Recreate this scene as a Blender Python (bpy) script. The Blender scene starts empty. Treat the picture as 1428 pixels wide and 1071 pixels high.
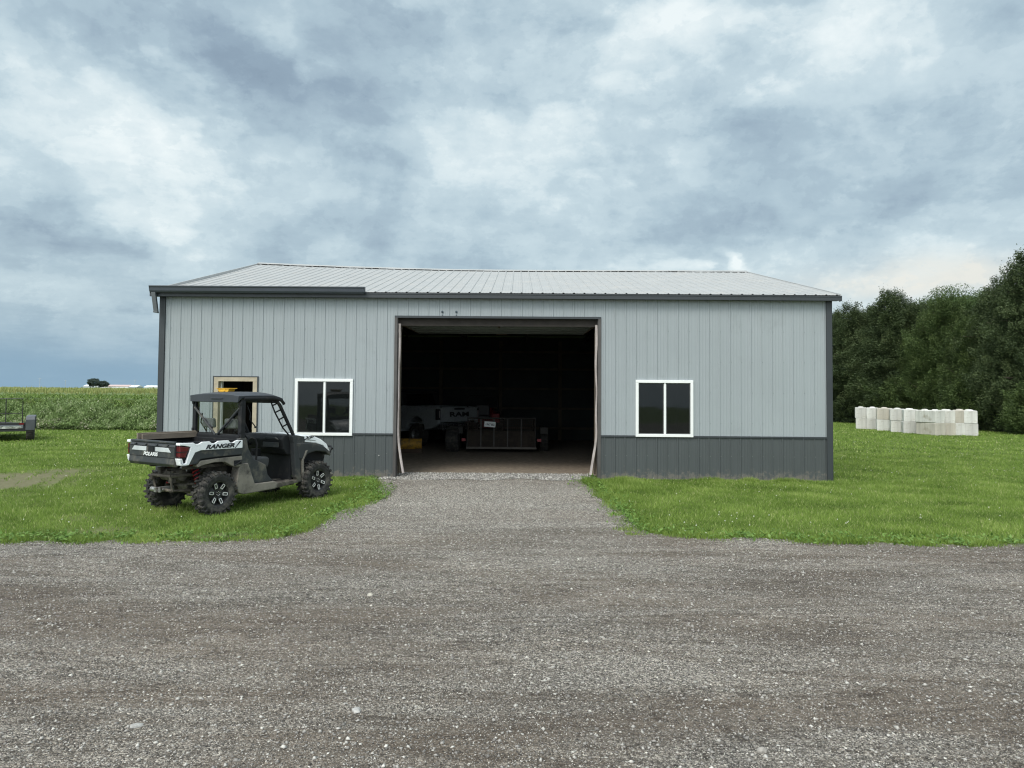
import bpy, math, random
import numpy as np
from mathutils import Vector, Matrix
R = math.radians
rnd = random.Random(7)
rng = np.random.default_rng(11)
sc = bpy.context.scene
col = sc.collection
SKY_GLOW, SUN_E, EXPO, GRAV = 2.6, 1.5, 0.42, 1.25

# ------------------------------------------------------------------ camera
FPX, W0, H0 = 990.0, 1428.0, 1071.0
CAMH = 2.0
PITCH, YAW, ROLL, SHY = R(2.0), R(0.52), R(0.45), -24.6/1428
cam = bpy.data.objects.new('camera', bpy.data.cameras.new('camera')); col.objects.link(cam)
cam.data.sensor_width = 36.0; cam.data.lens = FPX/W0*36.0; cam.data.shift_y = SHY
cam.data.clip_start = 0.1; cam.data.clip_end = 6000
RC = Matrix.Rotation(YAW, 3, 'Z') @ Matrix.Rotation(R(90)+PITCH, 3, 'X') @ Matrix.Rotation(ROLL, 3, 'Z')
cam.matrix_world = Matrix.Translation((0, 0, CAMH)) @ RC.to_4x4()
sc.camera = cam
def ray(px, py):
    return RC @ Vector(((px-W0/2)/FPX, -(py-H0/2)/FPX + SHY*W0/FPX, -1))
def inv(px, py, Y=None, Z=None):          # measured photo position -> world point on a plane
    d = ray(px, py)
    t = Y/d.y if Y is not None else (Z-CAMH)/d.z
    return Vector((0, 0, CAMH)) + d*t

# ------------------------------------------------------------------ materials
def nt_new(name):
    m = bpy.data.materials.new(name); m.use_nodes = True
    nt = m.node_tree; nt.nodes.clear()
    out = nt.nodes.new('ShaderNodeOutputMaterial'); b = nt.nodes.new('ShaderNodeBsdfPrincipled')
    nt.links.new(b.outputs[0], out.inputs[0]); return m, nt, b, out
def N(nt, t, **kw):
    n = nt.nodes.new(t)
    for k, v in kw.items():
        if k in n.inputs.keys() if isinstance(k, str) else False: n.inputs[k].default_value = v
        else: setattr(n, k, v)
    return n
def ramp(nt, fac, stops):
    r = nt.nodes.new('ShaderNodeValToRGB'); e = r.color_ramp.elements
    while len(e) > 1: e.remove(e[-1])
    for i, (p, c) in enumerate(stops):
        q = e[0] if i == 0 else e.new(p)
        q.position = p; q.color = (*c, 1) if len(c) == 3 else c
    nt.links.new(fac, r.inputs[0]); return r.outputs[0]
def mixc(nt, f, a, b, mode='MIX'):
    m = nt.nodes.new('ShaderNodeMix'); m.data_type = 'RGBA'; m.blend_type = mode
    for s, v in ((m.inputs[0], f), (m.inputs[6], a), (m.inputs[7], b)):
        if hasattr(v, 'links'): nt.links.new(v, s)
        else: s.default_value = v if not isinstance(v, tuple) else (*v, 1)[:4]
    return m.outputs[2]
def noise(nt, vec, scale, detail=4, rough=.55, dist=0):
    n = nt.nodes.new('ShaderNodeTexNoise'); n.inputs['Scale'].default_value = scale
    n.inputs['Detail'].default_value = detail; n.inputs['Roughness'].default_value = rough
    n.inputs['Distortion'].default_value = dist
    if vec is not None: nt.links.new(vec, n.inputs['Vector'])
    return n.outputs[0]
def vmap(nt, vec, scale=(1, 1, 1), loc=(0, 0, 0), rot=(0, 0, 0)):
    n = nt.nodes.new('ShaderNodeMapping'); nt.links.new(vec, n.inputs[0])
    n.inputs['Scale'].default_value = scale; n.inputs['Location'].default_value = loc; n.inputs['Rotation'].default_value = rot
    return n.outputs[0]
def mth(nt, op, a, b=None, c=None):
    n = nt.nodes.new('ShaderNodeMath'); n.operation = op
    for i, v in enumerate((a, b, c)):
        if v is None: continue
        if hasattr(v, 'links'): nt.links.new(v, n.inputs[i])
        else: n.inputs[i].default_value = v
    return n.outputs[0]
def bump(nt, b, h, strength, dist=.01):
    n = nt.nodes.new('ShaderNodeBump'); n.inputs['Strength'].default_value = strength; n.inputs['Distance'].default_value = dist
    nt.links.new(h, n.inputs['Height']); nt.links.new(n.outputs[0], b.inputs['Normal']); return n
def objco(nt):
    return nt.nodes.new('ShaderNodeTexCoord').outputs['Object']
def geopos(nt):
    return nt.nodes.new('ShaderNodeNewGeometry').outputs['Position']
def pm(name, c, rough=.6, metal=0, var=.15, scale=4, bs=0, bscale=60, dirt=None, dirtamt=.5, dscale=3, streak=None, spec=.5):
    m, nt, b, out = nt_new(name)
    co = objco(nt)
    lo = tuple(x*(1-var) for x in c); hi = tuple(min(1, x*(1+var)) for x in c)
    cc = ramp(nt, noise(nt, co, scale, 5), [(.3, lo), (.7, hi)])
    if streak:
        s = ramp(nt, noise(nt, vmap(nt, co, streak), 1, 4), [(.35, (0, 0, 0)), (.75, (1, 1, 1))])
        cc = mixc(nt, s, cc, tuple(x*.72 for x in c))
    if dirt:
        f = ramp(nt, noise(nt, co, dscale, 7, .65), [(.62-dirtamt*.4, (0, 0, 0)), (.78-dirtamt*.3, (1, 1, 1))])
        cc = mixc(nt, f, cc, dirt)
    nt.links.new(cc, b.inputs['Base Color'])
    rr = mth(nt, 'MULTIPLY_ADD', noise(nt, co, scale*3, 4), .3, rough-.15)
    nt.links.new(rr, b.inputs['Roughness'])
    b.inputs['Metallic'].default_value = metal; b.inputs['Specular IOR Level'].default_value = spec
    if bs: bump(nt, b, noise(nt, co, bscale, 5), bs)
    return m
def attrmat(name, stops, patch=None, rough=.7, transl=.25, tint=None):
    m, nt, b, out = nt_new(name)
    a = nt.nodes.new('ShaderNodeAttribute'); a.attribute_name = 'tone'
    f = a.outputs['Fac']
    if patch:
        p = noise(nt, geopos(nt), patch[0], 4, .6)
        f = mth(nt, 'ADD', f, mth(nt, 'MULTIPLY', mth(nt, 'SUBTRACT', p, .5), patch[1]))
    c = ramp(nt, f, stops)
    nt.links.new(c, b.inputs['Base Color']); b.inputs['Roughness'].default_value = rough
    b.inputs['Specular IOR Level'].default_value = .25
    if transl:
        t = nt.nodes.new('ShaderNodeBsdfTranslucent'); nt.links.new(c, t.inputs[0])
        mx = nt.nodes.new('ShaderNodeMixShader'); mx.inputs[0].default_value = transl
        nt.links.new(b.outputs[0], mx.inputs[1]); nt.links.new(t.outputs[0], mx.inputs[2]); nt.links.new(mx.outputs[0], out.inputs[0])
    return m

# ------------------------------------------------------------------ mesh building
class MB:
    def __init__(s): s.v = []; s.f = []; s.m = []; s.pc = []
    def add(s, vs, fs, m=0, M=None):
        o = len(s.v); s.pc.append((o, len(s.f)))
        s.v += [tuple(M @ Vector(p)) if M is not None else tuple(p) for p in vs]
        s.f += [tuple(i+o for i in f) for f in fs]; s.m += [m]*len(fs); return s
    def box(s, c, d, m=0, rot=None, M=None):
        x, y, z = (q/2 for q in d)
        vs = [(-x,-y,-z),(x,-y,-z),(x,y,-z),(-x,y,-z),(-x,-y,z),(x,-y,z),(x,y,z),(-x,y,z)]
        T = Matrix.Translation(c)
        if rot is not None: T = T @ rot.to_4x4()
        if M is not None: T = M @ T
        return s.add(vs, [(0,3,2,1),(4,5,6,7),(0,1,5,4),(1,2,6,5),(2,3,7,6),(3,0,4,7)], m, T)
    def b2(s, lo, hi, m=0):
        return s.box([(a+b)/2 for a, b in zip(lo, hi)], [abs(b-a) for a, b in zip(lo, hi)], m)
    def prism(s, prof, t0, t1, axis='y', m=0, M=None):
        def P(a, b, t): return {'y': (a, t, b), 'x': (t, a, b), 'z': (a, b, t)}[axis]
        n = len(prof); vs = [P(a, b, t0) for a, b in prof]+[P(a, b, t1) for a, b in prof]
        fs = [tuple(range(n)), tuple(range(2*n-1, n-1, -1))]+[(i, i+n, (i+1) % n+n, (i+1) % n) for i in range(n)]
        return s.add(vs, fs, m, M)
    def tube(s, pts, r, n=8, m=0, M=None):
        pts = [Vector(p) for p in pts]; o = len(s.v); L = len(pts); vs = []; fs = []
        up = None
        for i, p in enumerate(pts):
            d = (pts[min(i+1, L-1)]-pts[max(i-1, 0)]).normalized()
            if up is None: up = Vector((0, 0, 1)) if abs(d.z) < .9 else Vector((1, 0, 0))
            a = d.cross(up).normalized(); b = a.cross(d).normalized(); up = b
            rr = r[i] if isinstance(r, (list, tuple)) else r
            for k in range(n):
                t = 2*math.pi*k/n; vs.append(p+a*math.cos(t)*rr+b*math.sin(t)*rr)
        for i in range(L-1):
            for k in range(n):
                fs.append((i*n+k, i*n+(k+1) % n, (i+1)*n+(k+1) % n, (i+1)*n+k))
        fs += [tuple(range(n-1, -1, -1)), tuple((L-1)*n+k for k in range(n))]
        return s.add(vs, fs, m, M)
    def lathe(s, prof, n=32, axis='y', c=(0, 0, 0), m=0, M=None, close=False):   # prof: (radius, along)
        vs = []; fs = []; L = len(prof)
        for r, h in prof:
            for k in range(n):
                t = 2*math.pi*k/n; a, b = r*math.cos(t), r*math.sin(t)
                p = {'y': (a, h, b), 'x': (h, a, b), 'z': (a, b, h)}[axis]
                vs.append((p[0]+c[0], p[1]+c[1], p[2]+c[2]))
        for i in range(L if close else L-1):
            j = (i+1) % L
            for k in range(n): fs.append((i*n+k, i*n+(k+1) % n, j*n+(k+1) % n, j*n+k))
        return s.add(vs, fs, m, M)
    def clusters(s, tol=.02):
        P = s.pc+[(len(s.v), len(s.f))]; n = len(s.pc); V = np.array(s.v)
        lo = np.array([V[P[i][0]:P[i+1][0]].min(0) for i in range(n)])-tol; hi = np.array([V[P[i][0]:P[i+1][0]].max(0) for i in range(n)])
        lab = -np.ones(n, int); c = 0
        for i in range(n):
            if lab[i] >= 0: continue
            st = [i]; lab[i] = c
            while st:
                j = st.pop(); k = np.where((lab < 0) & (lo <= hi[j]).all(1) & (hi >= lo[j]).all(1))[0]
                lab[k] = c; st += list(k)
            c += 1
        return lab, c, P
    def build(s, name, mats, parent=None, smooth=False, bevel=0, loc=None, seg=2, split=True):
        """one object; pieces that stand clear of each other become objects of their own"""
        if split and 1 < len(s.pc) and name not in ('rim_accent', 'tyre', 'rim', 'mesh_panel', 'roof', 'tailgate_groove', 'plate'):
            lab, c, P = s.clusters()
            if 1 < c <= 14:
                objs = []
                for q in range(c):
                    mb = MB()
                    for i in np.where(lab == q)[0]:
                        a, b = P[i], P[i+1]
                        mb.add(s.v[a[0]:b[0]], [tuple(x-a[0] for x in f) for f in s.f[a[1]:b[1]]]); mb.m[-(b[1]-a[1]):] = s.m[a[1]:b[1]]
                    objs.append(mb.build(name, mats, parent, smooth, bevel, loc, seg, False))
                s.objs = objs; return objs[0]
        me = bpy.data.meshes.new(name); me.from_pydata(s.v, [], s.f)
        for q in (mats if isinstance(mats, (list, tuple)) else [mats]): me.materials.append(q)
        me.polygons.foreach_set('material_index', s.m)
        if smooth:
            me.polygons.foreach_set('use_smooth', [True]*len(s.f))
        me.update()
        o = bpy.data.objects.new(name, me); col.objects.link(o)
        if smooth: 
            try: me.set_sharp_from_angle(angle=R(38))
            except Exception: pass
        if parent is not None: o.parent = parent
        if loc is not None: o.location = loc
        s.objs = [o]
        if bevel:
            b = o.modifiers.new('bevel', 'BEVEL'); b.width = bevel; b.segments = seg; b.limit_method = 'ANGLE'; b.angle_limit = R(35)
        return o
def tag(o, label=None, cat=None, group=None, kind=None):
    if label: o['label'] = label
    if cat: o['category'] = cat
    if group: o['group'] = group
    if kind: o['kind'] = kind
    return o
def empty(name, loc=(0, 0, 0), rz=0, label=None, cat=None, group=None, scale=1):
    o = bpy.data.objects.new(name, None); col.objects.link(o); o.empty_display_size = .2
    o.location = loc; o.rotation_euler = (0, 0, rz); o.scale = (scale,)*3
    return tag(o, label, cat, group)
def copy_tree(o, parent=None):
    c = o.copy(); col.objects.link(c); c.parent = parent
    for ch in list(o.children): copy_tree(ch, c)
    return c
def fastmesh(name, V, F, mat, tone=None, smooth=False):
    """V (n,3), F (m,k) same-size faces, tone per vertex"""
    me = bpy.data.meshes.new(name); n, k = F.shape
    me.vertices.add(len(V)); me.vertices.foreach_set('co', V.astype(np.float32).ravel())
    me.loops.add(n*k); me.loops.foreach_set('vertex_index', F.astype(np.int32).ravel())
    me.polygons.add(n); me.polygons.foreach_set('loop_start', np.arange(0, n*k, k, dtype=np.int32))
    try: me.polygons.foreach_set('loop_total', np.full(n, k, dtype=np.int32))
    except Exception: pass
    me.materials.append(mat)
    if tone is not None:
        a = me.attributes.new('tone', 'FLOAT', 'POINT'); a.data.foreach_set('value', tone.astype(np.float32))
    me.update(calc_edges=True); me.validate()
    if smooth: me.polygons.foreach_set('use_smooth', [True]*n)
    return me
def fastobj(name, me, parent=None):
    o = bpy.data.objects.new(name, me); col.objects.link(o)
    if parent is not None: o.parent = parent
    return o
def leaves(C, D, S, L, Wd, tone):
    """diamond leaf quads: centre C, direction D, side S, length L, width Wd"""
    D = D/np.linalg.norm(D, axis=1, keepdims=True); S = S-(S*D).sum(1, keepdims=True)*D
    S = S/(np.linalg.norm(S, axis=1, keepdims=True)+1e-9)
    n = len(C); V = np.empty((n, 4, 3))
    V[:, 0] = C-D*L[:, None]/2; V[:, 1] = C+S*Wd[:, None]/2; V[:, 2] = C+D*L[:, None]/2; V[:, 3] = C-S*Wd[:, None]/2
    return V.reshape(-1, 3), np.arange(n*4).reshape(n, 4), np.repeat(tone, 4)
def text(body, size, mat, M, parent=None, name='lettering', extrude=.002, shear=0, bold=0, sx=1):
    cu = bpy.data.curves.new('t', 'FONT'); cu.body = body; cu.size = size; cu.extrude = extrude; cu.shear = shear
    cu.align_x = 'CENTER'; cu.align_y = 'CENTER'; cu.offset = bold; cu.resolution_u = 3
    t = bpy.data.objects.new('t', cu); col.objects.link(t); bpy.context.view_layer.update()
    me = bpy.data.meshes.new_from_object(t.evaluated_get(bpy.context.evaluated_depsgraph_get()))
    bpy.data.objects.remove(t); me.transform(Matrix.Diagonal((sx, 1, 1, 1))); me.transform(M); me.name = name
    me.materials.clear(); me.materials.append(mat)
    o = bpy.data.objects.new(name, me); col.objects.link(o)
    if parent is not None: o.parent = parent
    return o
def basis(X, Yv, loc):      # matrix taking text x->X, y->Yv
    X = Vector(X).normalized(); Yv = Vector(Yv).normalized(); Zv = X.cross(Yv)
    return Matrix.Translation(loc) @ Matrix((X, Yv, Zv)).transposed().to_4x4()
# ================================================================== SKY AND LIGHT
SUN_EL, SUN_AZ = R(52), R(205)        # compass-like: 0 = +Y, clockwise; from behind the camera, a little left
wd = bpy.data.worlds.new('World'); sc.world = wd; wd.use_nodes = True
nt = wd.node_tree; nt.nodes.clear()
out = nt.nodes.new('ShaderNodeOutputWorld')
sky = nt.nodes.new('ShaderNodeTexSky'); sky.sky_type = 'NISHITA'; sky.sun_disc = False
sky.sun_elevation = SUN_EL; sky.sun_rotation = SUN_AZ; sky.air_density = 1.5; sky.dust_density = 2
bg1 = nt.nodes.new('ShaderNodeBackground'); nt.links.new(sky.outputs[0], bg1.inputs[0]); bg1.inputs[1].default_value = .08
gen = nt.nodes.new('ShaderNodeTexCoord').outputs['Generated']
sep = nt.nodes.new('ShaderNodeSeparateXYZ'); nt.links.new(gen, sep.inputs[0])
dx, dy, dz = sep.outputs
az = mth(nt, 'ARCTAN2', dx, dy); el = mth(nt, 'ARCSINE', dz)
# cloud deck seen in perspective: direction divided by height
den = mth(nt, 'ADD', mth(nt, 'MAXIMUM', dz, 0), .13)
cp = nt.nodes.new('ShaderNodeCombineXYZ')
nt.links.new(mth(nt, 'DIVIDE', dx, den), cp.inputs[0]); nt.links.new(mth(nt, 'DIVIDE', dy, den), cp.inputs[1])
deck = cp.outputs[0]
n1 = noise(nt, vmap(nt, deck, (1, 1, 1), (3.1, 1.7, 0)), 1.0, 7, .52, .35)
n2 = noise(nt, vmap(nt, deck, (1, 1.25, 1), (9.1, 4.7, 0)), 2.6, 7, .56, .5)
wv = vmap(nt, gen, (1, 1, 1.8))
w1 = noise(nt, wv, 5.0, 6, .55, .2); w2 = noise(nt, vmap(nt, gen, (1, 1, 1.8), (5, 2, 7)), 5.0, 6, .55, .2)
azw = mth(nt, 'MULTIPLY_ADD', mth(nt, 'SUBTRACT', w1, .5), .42, az)
elw = mth(nt, 'MULTIPLY_ADD', mth(nt, 'SUBTRACT', w2, .5), .26, el)
def blob(a0, e0, sa, se, amp, A=None, E=None):
    u = mth(nt, 'DIVIDE', mth(nt, 'SUBTRACT', A or azw, a0), sa); v = mth(nt, 'DIVIDE', mth(nt, 'SUBTRACT', E or elw, e0), se)
    q = mth(nt, 'ADD', mth(nt, 'MULTIPLY', u, u), mth(nt, 'MULTIPLY', v, v))
    return mth(nt, 'MULTIPLY', mth(nt, 'EXPONENT', mth(nt, 'MULTIPLY', q, -1.0)), amp)
def pbr(px, py, sx, sy, amp): return pb(px, py, sx, sy, amp, E=mth(nt, 'MULTIPLY_ADD', mth(nt, 'SUBTRACT', w2, .5), .05, el))
def pb(px, py, sx, sy, amp, **k):
    d = ray(px, py).normalized()
    return blob(math.atan2(d.x, d.y), math.asin(d.z), sx/FPX*.93, sy/FPX*.93, amp, **k)
A_ = noise(nt, vmap(nt, gen, (1, 1, 1.3), (2.2, 8.1, 3.3)), 3.8, 12, .60, .15)
B_ = noise(nt, vmap(nt, deck, (1, 1, 1), (3.1, 1.7, 0)), 1.15, 12, .60, .1)
t = mth(nt, 'MULTIPLY_ADD', mth(nt, 'SUBTRACT', A_, .5), 1.0, .525)
t = mth(nt, 'MULTIPLY_ADD', mth(nt, 'SUBTRACT', B_, .5), .55, t)
for b_ in [(150,190,170,110,.30),(20,50,100,70,.10),(240,50,120,50,-.26),(330,120,70,60,-.14),(500,110,130,90,-.19),
           (700,80,140,70,-.18),(410,50,45,30,.16),(620,35,60,30,.18),(930,60,190,60,.22),(1130,40,90,50,.16),(760,120,70,60,-.12),
           (900,215,170,60,.08),(1000,180,120,30,-.14),(1330,250,150,60,-.16),(1150,110,120,50,.14),(95,345,90,40,-.26),(230,330,120,50,.05),
           (600,330,200,60,-.02),(60,480,260,60,-.16),(560,215,90,40,.12),(1000,320,260,26,-.08),(1240,300,90,30,-.12)]:
    t = mth(nt, 'ADD', t, pb(*b_))
for b_ in [(1025,366,22,14,.30),(915,372,40,9,.22),(800,378,60,6,.12)]: t = mth(nt, 'ADD', t, pbr(*b_))
# cloud layers: flat tones that meet along ragged, fairly crisp edges
lay = ramp(nt, t, [(0, (.10,)*3), (.26, (.20,)*3), (.335, (.31,)*3), (.43, (.37,)*3), (.48, (.46,)*3), (.59, (.54,)*3), (.64, (.66,)*3), (.78, (.78,)*3), (1, (1,)*3)])
t = mth(nt, 'ADD', t, .0)
C_ = noise(nt, vmap(nt, gen, (1, 1, 1.5), (5.2, 1.1, 9.3)), 9.5, 12, .62, .15)
C2 = ramp(nt, C_, [(.30, (0,)*3), (.43, (.30,)*3), (.45, (.48,)*3), (.53, (.58,)*3), (.55, (.80,)*3), (.72, (1,)*3)])
E_ = noise(nt, vmap(nt, deck, (1, 1.3, 1), (9.1, 4.7, 0)), 3.4, 9, .6, .4)
v_ = mth(nt, 'MULTIPLY_ADD', mth(nt, 'SUBTRACT', C2, .5), .22, lay)
v_ = mth(nt, 'MULTIPLY_ADD', mth(nt, 'SUBTRACT', E_, .5), .20, v_)
v_ = mth(nt, 'ADD', mth(nt, 'MULTIPLY_ADD', mth(nt, 'SUBTRACT', t, .5), .22, v_), .105)
cc = ramp(nt, v_, [(0, (.175,.235,.305)), (.25, (.235,.312,.385)), (.5, (.335,.432,.495)), (.72, (.45,.548,.595)), (.9, (.575,.655,.68)), (1, (.67,.73,.74))])
# storm-blue low on the left, cream light low on the right
cc = mixc(nt, mth(nt, 'MINIMUM', pbr(60, 522, 330, 60, 1.0), .88), cc, (.195,.315,.425))
cc = mixc(nt, mth(nt, 'MINIMUM', mth(nt, 'MULTIPLY', pbr(1310, 388, 150, 22, 1.0), mth(nt, 'MULTIPLY_ADD', mth(nt, 'SUBTRACT', C2, .5), .9, .75)), .85), cc, (.66,.645,.59))
# broad glow added to the sky behind the camera to brighten the barn front
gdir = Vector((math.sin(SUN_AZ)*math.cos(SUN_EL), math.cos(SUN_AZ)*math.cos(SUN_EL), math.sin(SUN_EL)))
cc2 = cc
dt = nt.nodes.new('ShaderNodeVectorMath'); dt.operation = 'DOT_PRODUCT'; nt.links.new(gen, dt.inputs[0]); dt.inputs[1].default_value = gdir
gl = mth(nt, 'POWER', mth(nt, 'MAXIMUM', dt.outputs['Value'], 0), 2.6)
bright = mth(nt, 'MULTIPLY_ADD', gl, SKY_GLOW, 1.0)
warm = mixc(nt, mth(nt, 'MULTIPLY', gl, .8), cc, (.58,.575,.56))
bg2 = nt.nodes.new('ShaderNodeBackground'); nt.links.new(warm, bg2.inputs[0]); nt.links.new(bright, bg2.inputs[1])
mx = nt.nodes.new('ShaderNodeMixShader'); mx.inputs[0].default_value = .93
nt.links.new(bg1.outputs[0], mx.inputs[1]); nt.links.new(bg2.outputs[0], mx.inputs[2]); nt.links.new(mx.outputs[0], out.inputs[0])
wd.cycles.sampling_method = 'MANUAL'; wd.cycles.sample_map_resolution = 512

sun = bpy.data.objects.new('sun', bpy.data.lights.new('sun', 'SUN')); col.objects.link(sun)
sun.data.energy = SUN_E; sun.data.angle = R(22); sun.data.color = (1, .95, .87)
sun.rotation_euler = (-gdir).to_track_quat('-Z', 'Y').to_euler()
sc.view_settings.view_transform = 'Standard'; sc.view_settings.look = 'None'; sc.view_settings.exposure = EXPO; sc.view_settings.gamma = 1
sc.cycles.filter_width = 1.15; sc.cycles.max_bounces = 6; sc.cycles.transparent_max_bounces = 8; sc.cycles.use_denoising = True

# ================================================================== GROUND
def gz(px, py): p = inv(px, py, Z=0); return (p.x, p.y)
WY = 16.3                                    # front wall plane of the barn
LE = [(-260,762),(-80,758),(0,755),(60,754),(120,756),(190,752),(250,755),(300,753),(345,752),(380,748),(410,742),(430,733),(455,724),(480,710),(505,701),(522,694),(528,688),(523,680),(514,673),(506,668)]
RE = [(826,667),(818,672),(833,682),(842,692),(856,697),(862,708),(874,716),(884,732),(900,741),(915,745),(960,748),(1010,751),(1050,750),(1120,755),(1200,756),(1300,760),(1428,759),(1700,770)]
Lp = [gz(*p) for p in LE]; Rp = [gz(*p) for p in RE]
def wob(pts, amp=.05, k=6, seed=3):
    r = random.Random(seed); o = []
    for (a, b), (c, d) in zip(pts, pts[1:]):
        L = math.hypot(c-a, d-b); n = max(2, min(k*3, int(L/.12)))
        for i in range(n):
            t = i/n; j = r.uniform(-amp, amp); q = r.uniform(-amp, amp)
            o.append((a+(c-a)*t+j*.6, b+(d-b)*t+q))
    return o+[pts[-1]]
Lw, Rw = wob(Lp), wob(Rp, seed=5)
yard = [(-60, Lp[0][1]-1.5)]+Lw+[(Lw[-1][0]+.0, WY+.03), (Rw[0][0], WY+.03)]+Rw+[(60, Rp[-1][1]-1.0), (60, -14), (-60, -14)]
yard_np = np.array(yard)
def inside(x, y, poly):
    c = np.zeros(len(x), bool); n = len(poly)
    for i in range(n):
        x1, y1 = poly[i]; x2, y2 = poly[(i+1) % n]
        if y1 == y2: continue
        k = ((y1 > y) != (y2 > y)) & (x < (x2-x1)*(y-y1)/(y2-y1)+x1); c ^= k
    return c
def flat(name, poly, z, mat, kind='structure'):
    from mathutils.geometry import tessellate_polygon
    me = bpy.data.meshes.new(name)
    tr = tessellate_polygon([[Vector((a, b, 0)) for a, b in poly]])
    me.from_pydata([(a, b, z) for a, b in poly], [], [tuple(q) for q in tr]); me.materials.append(mat); me.update()
    if me.polygons[0].normal.z < 0: me.flip_normals()
    o = bpy.data.objects.new(name, me); col.objects.link(o); tag(o, kind=kind); return o

# bare, worn patches in the lawn left of the vehicle: (x, y, rx, ry, amount)
PATCH = []  # centre px, py, half widths, strength
for px, py, rx, ry, a in [(-10,674,120,12,1.25),(40,664,100,6,1.1),(90,657,60,4,.9),(140,740,60,6,.7),(110,722,40,5,.5),(320,748,60,4,.8),(470,748,60,6,.2),(25,690,40,4,.5),(535,683,14,5,.8),(330,650,30,3,.3),(60,700,120,5,.35),(1000,700,120,5,.15),(1130,738,90,5,.3),(250,702,60,5,.4),(1280,668,80,4,.25),(150,664,80,3,.4)]:
    p = inv(px, py, Z=0); s = p.y/FPX
    q = inv(px, py+ry, Z=0); PATCH.append((p.x, p.y, rx*s, abs(q.y-p.y)+.1, a))
def patchval(x, y):
    v = np.zeros_like(x)
    for a, b, rx, ry, m in PATCH: v = np.maximum(v, m*np.exp(-((x-a)/rx)**2-((y-b)/ry)**2))
    return v

def ground_mat():
    m, nt, b, out = nt_new('lawn_soil'); P = geopos(nt)
    g = ramp(nt, noise(nt, P, 1.3, 8, .62), [(.3, (.075,.108,.024)), (.5, (.125,.170,.040)), (.7, (.19,.235,.07))])
    fine = noise(nt, vmap(nt, P, (1, .5, 1)), 38, 5, .7)
    g = mixc(nt, .55, g, ramp(nt, fine, [(.3, (.034,.055,.012)), (.55, (.095,.145,.028)), (.75, (.19,.25,.06))]))
    big = noise(nt, P, .16, 4, .6)
    g = mixc(nt, ramp(nt, big, [(.42, (0,0,0)), (.68, (.35,.35,.35))]), g, (.13,.175,.04))
    sp = nt.nodes.new('ShaderNodeSeparateXYZ'); nt.links.new(P, sp.inputs[0])
    tot = None
    for a, bb, rx, ry, am in PATCH:
        u = mth(nt, 'DIVIDE', mth(nt, 'SUBTRACT', sp.outputs[0], a), rx); v = mth(nt, 'DIVIDE', mth(nt, 'SUBTRACT', sp.outputs[1], bb), ry)
        e = mth(nt, 'MULTIPLY', mth(nt, 'EXPONENT', mth(nt, 'MULTIPLY', mth(nt, 'ADD', mth(nt, 'MULTIPLY', u, u), mth(nt, 'MULTIPLY', v, v)), -1)), am)
        tot = e if tot is None else mth(nt, 'MAXIMUM', tot, e)
    f = mth(nt, 'ADD', tot, mth(nt, 'MULTIPLY', mth(nt, 'SUBTRACT', noise(nt, P, 3.5, 7, .7), .5), 1.3))
    f = ramp(nt, f, [(.26, (0,0,0)), (.95, (.75,.75,.75))])
    soil = ramp(nt, noise(nt, P, 12, 8, .7), [(.3, (.10,.085,.055)), (.55, (.19,.165,.115)), (.8, (.30,.27,.20))])
    nt.links.new(mixc(nt, f, g, soil), b.inputs['Base Color']); b.inputs['Roughness'].default_value = .9; b.inputs['Specular IOR Level'].default_value = .1
    bump(nt, b, noise(nt, P, 30, 6, .7), .6, .03); return m
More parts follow.
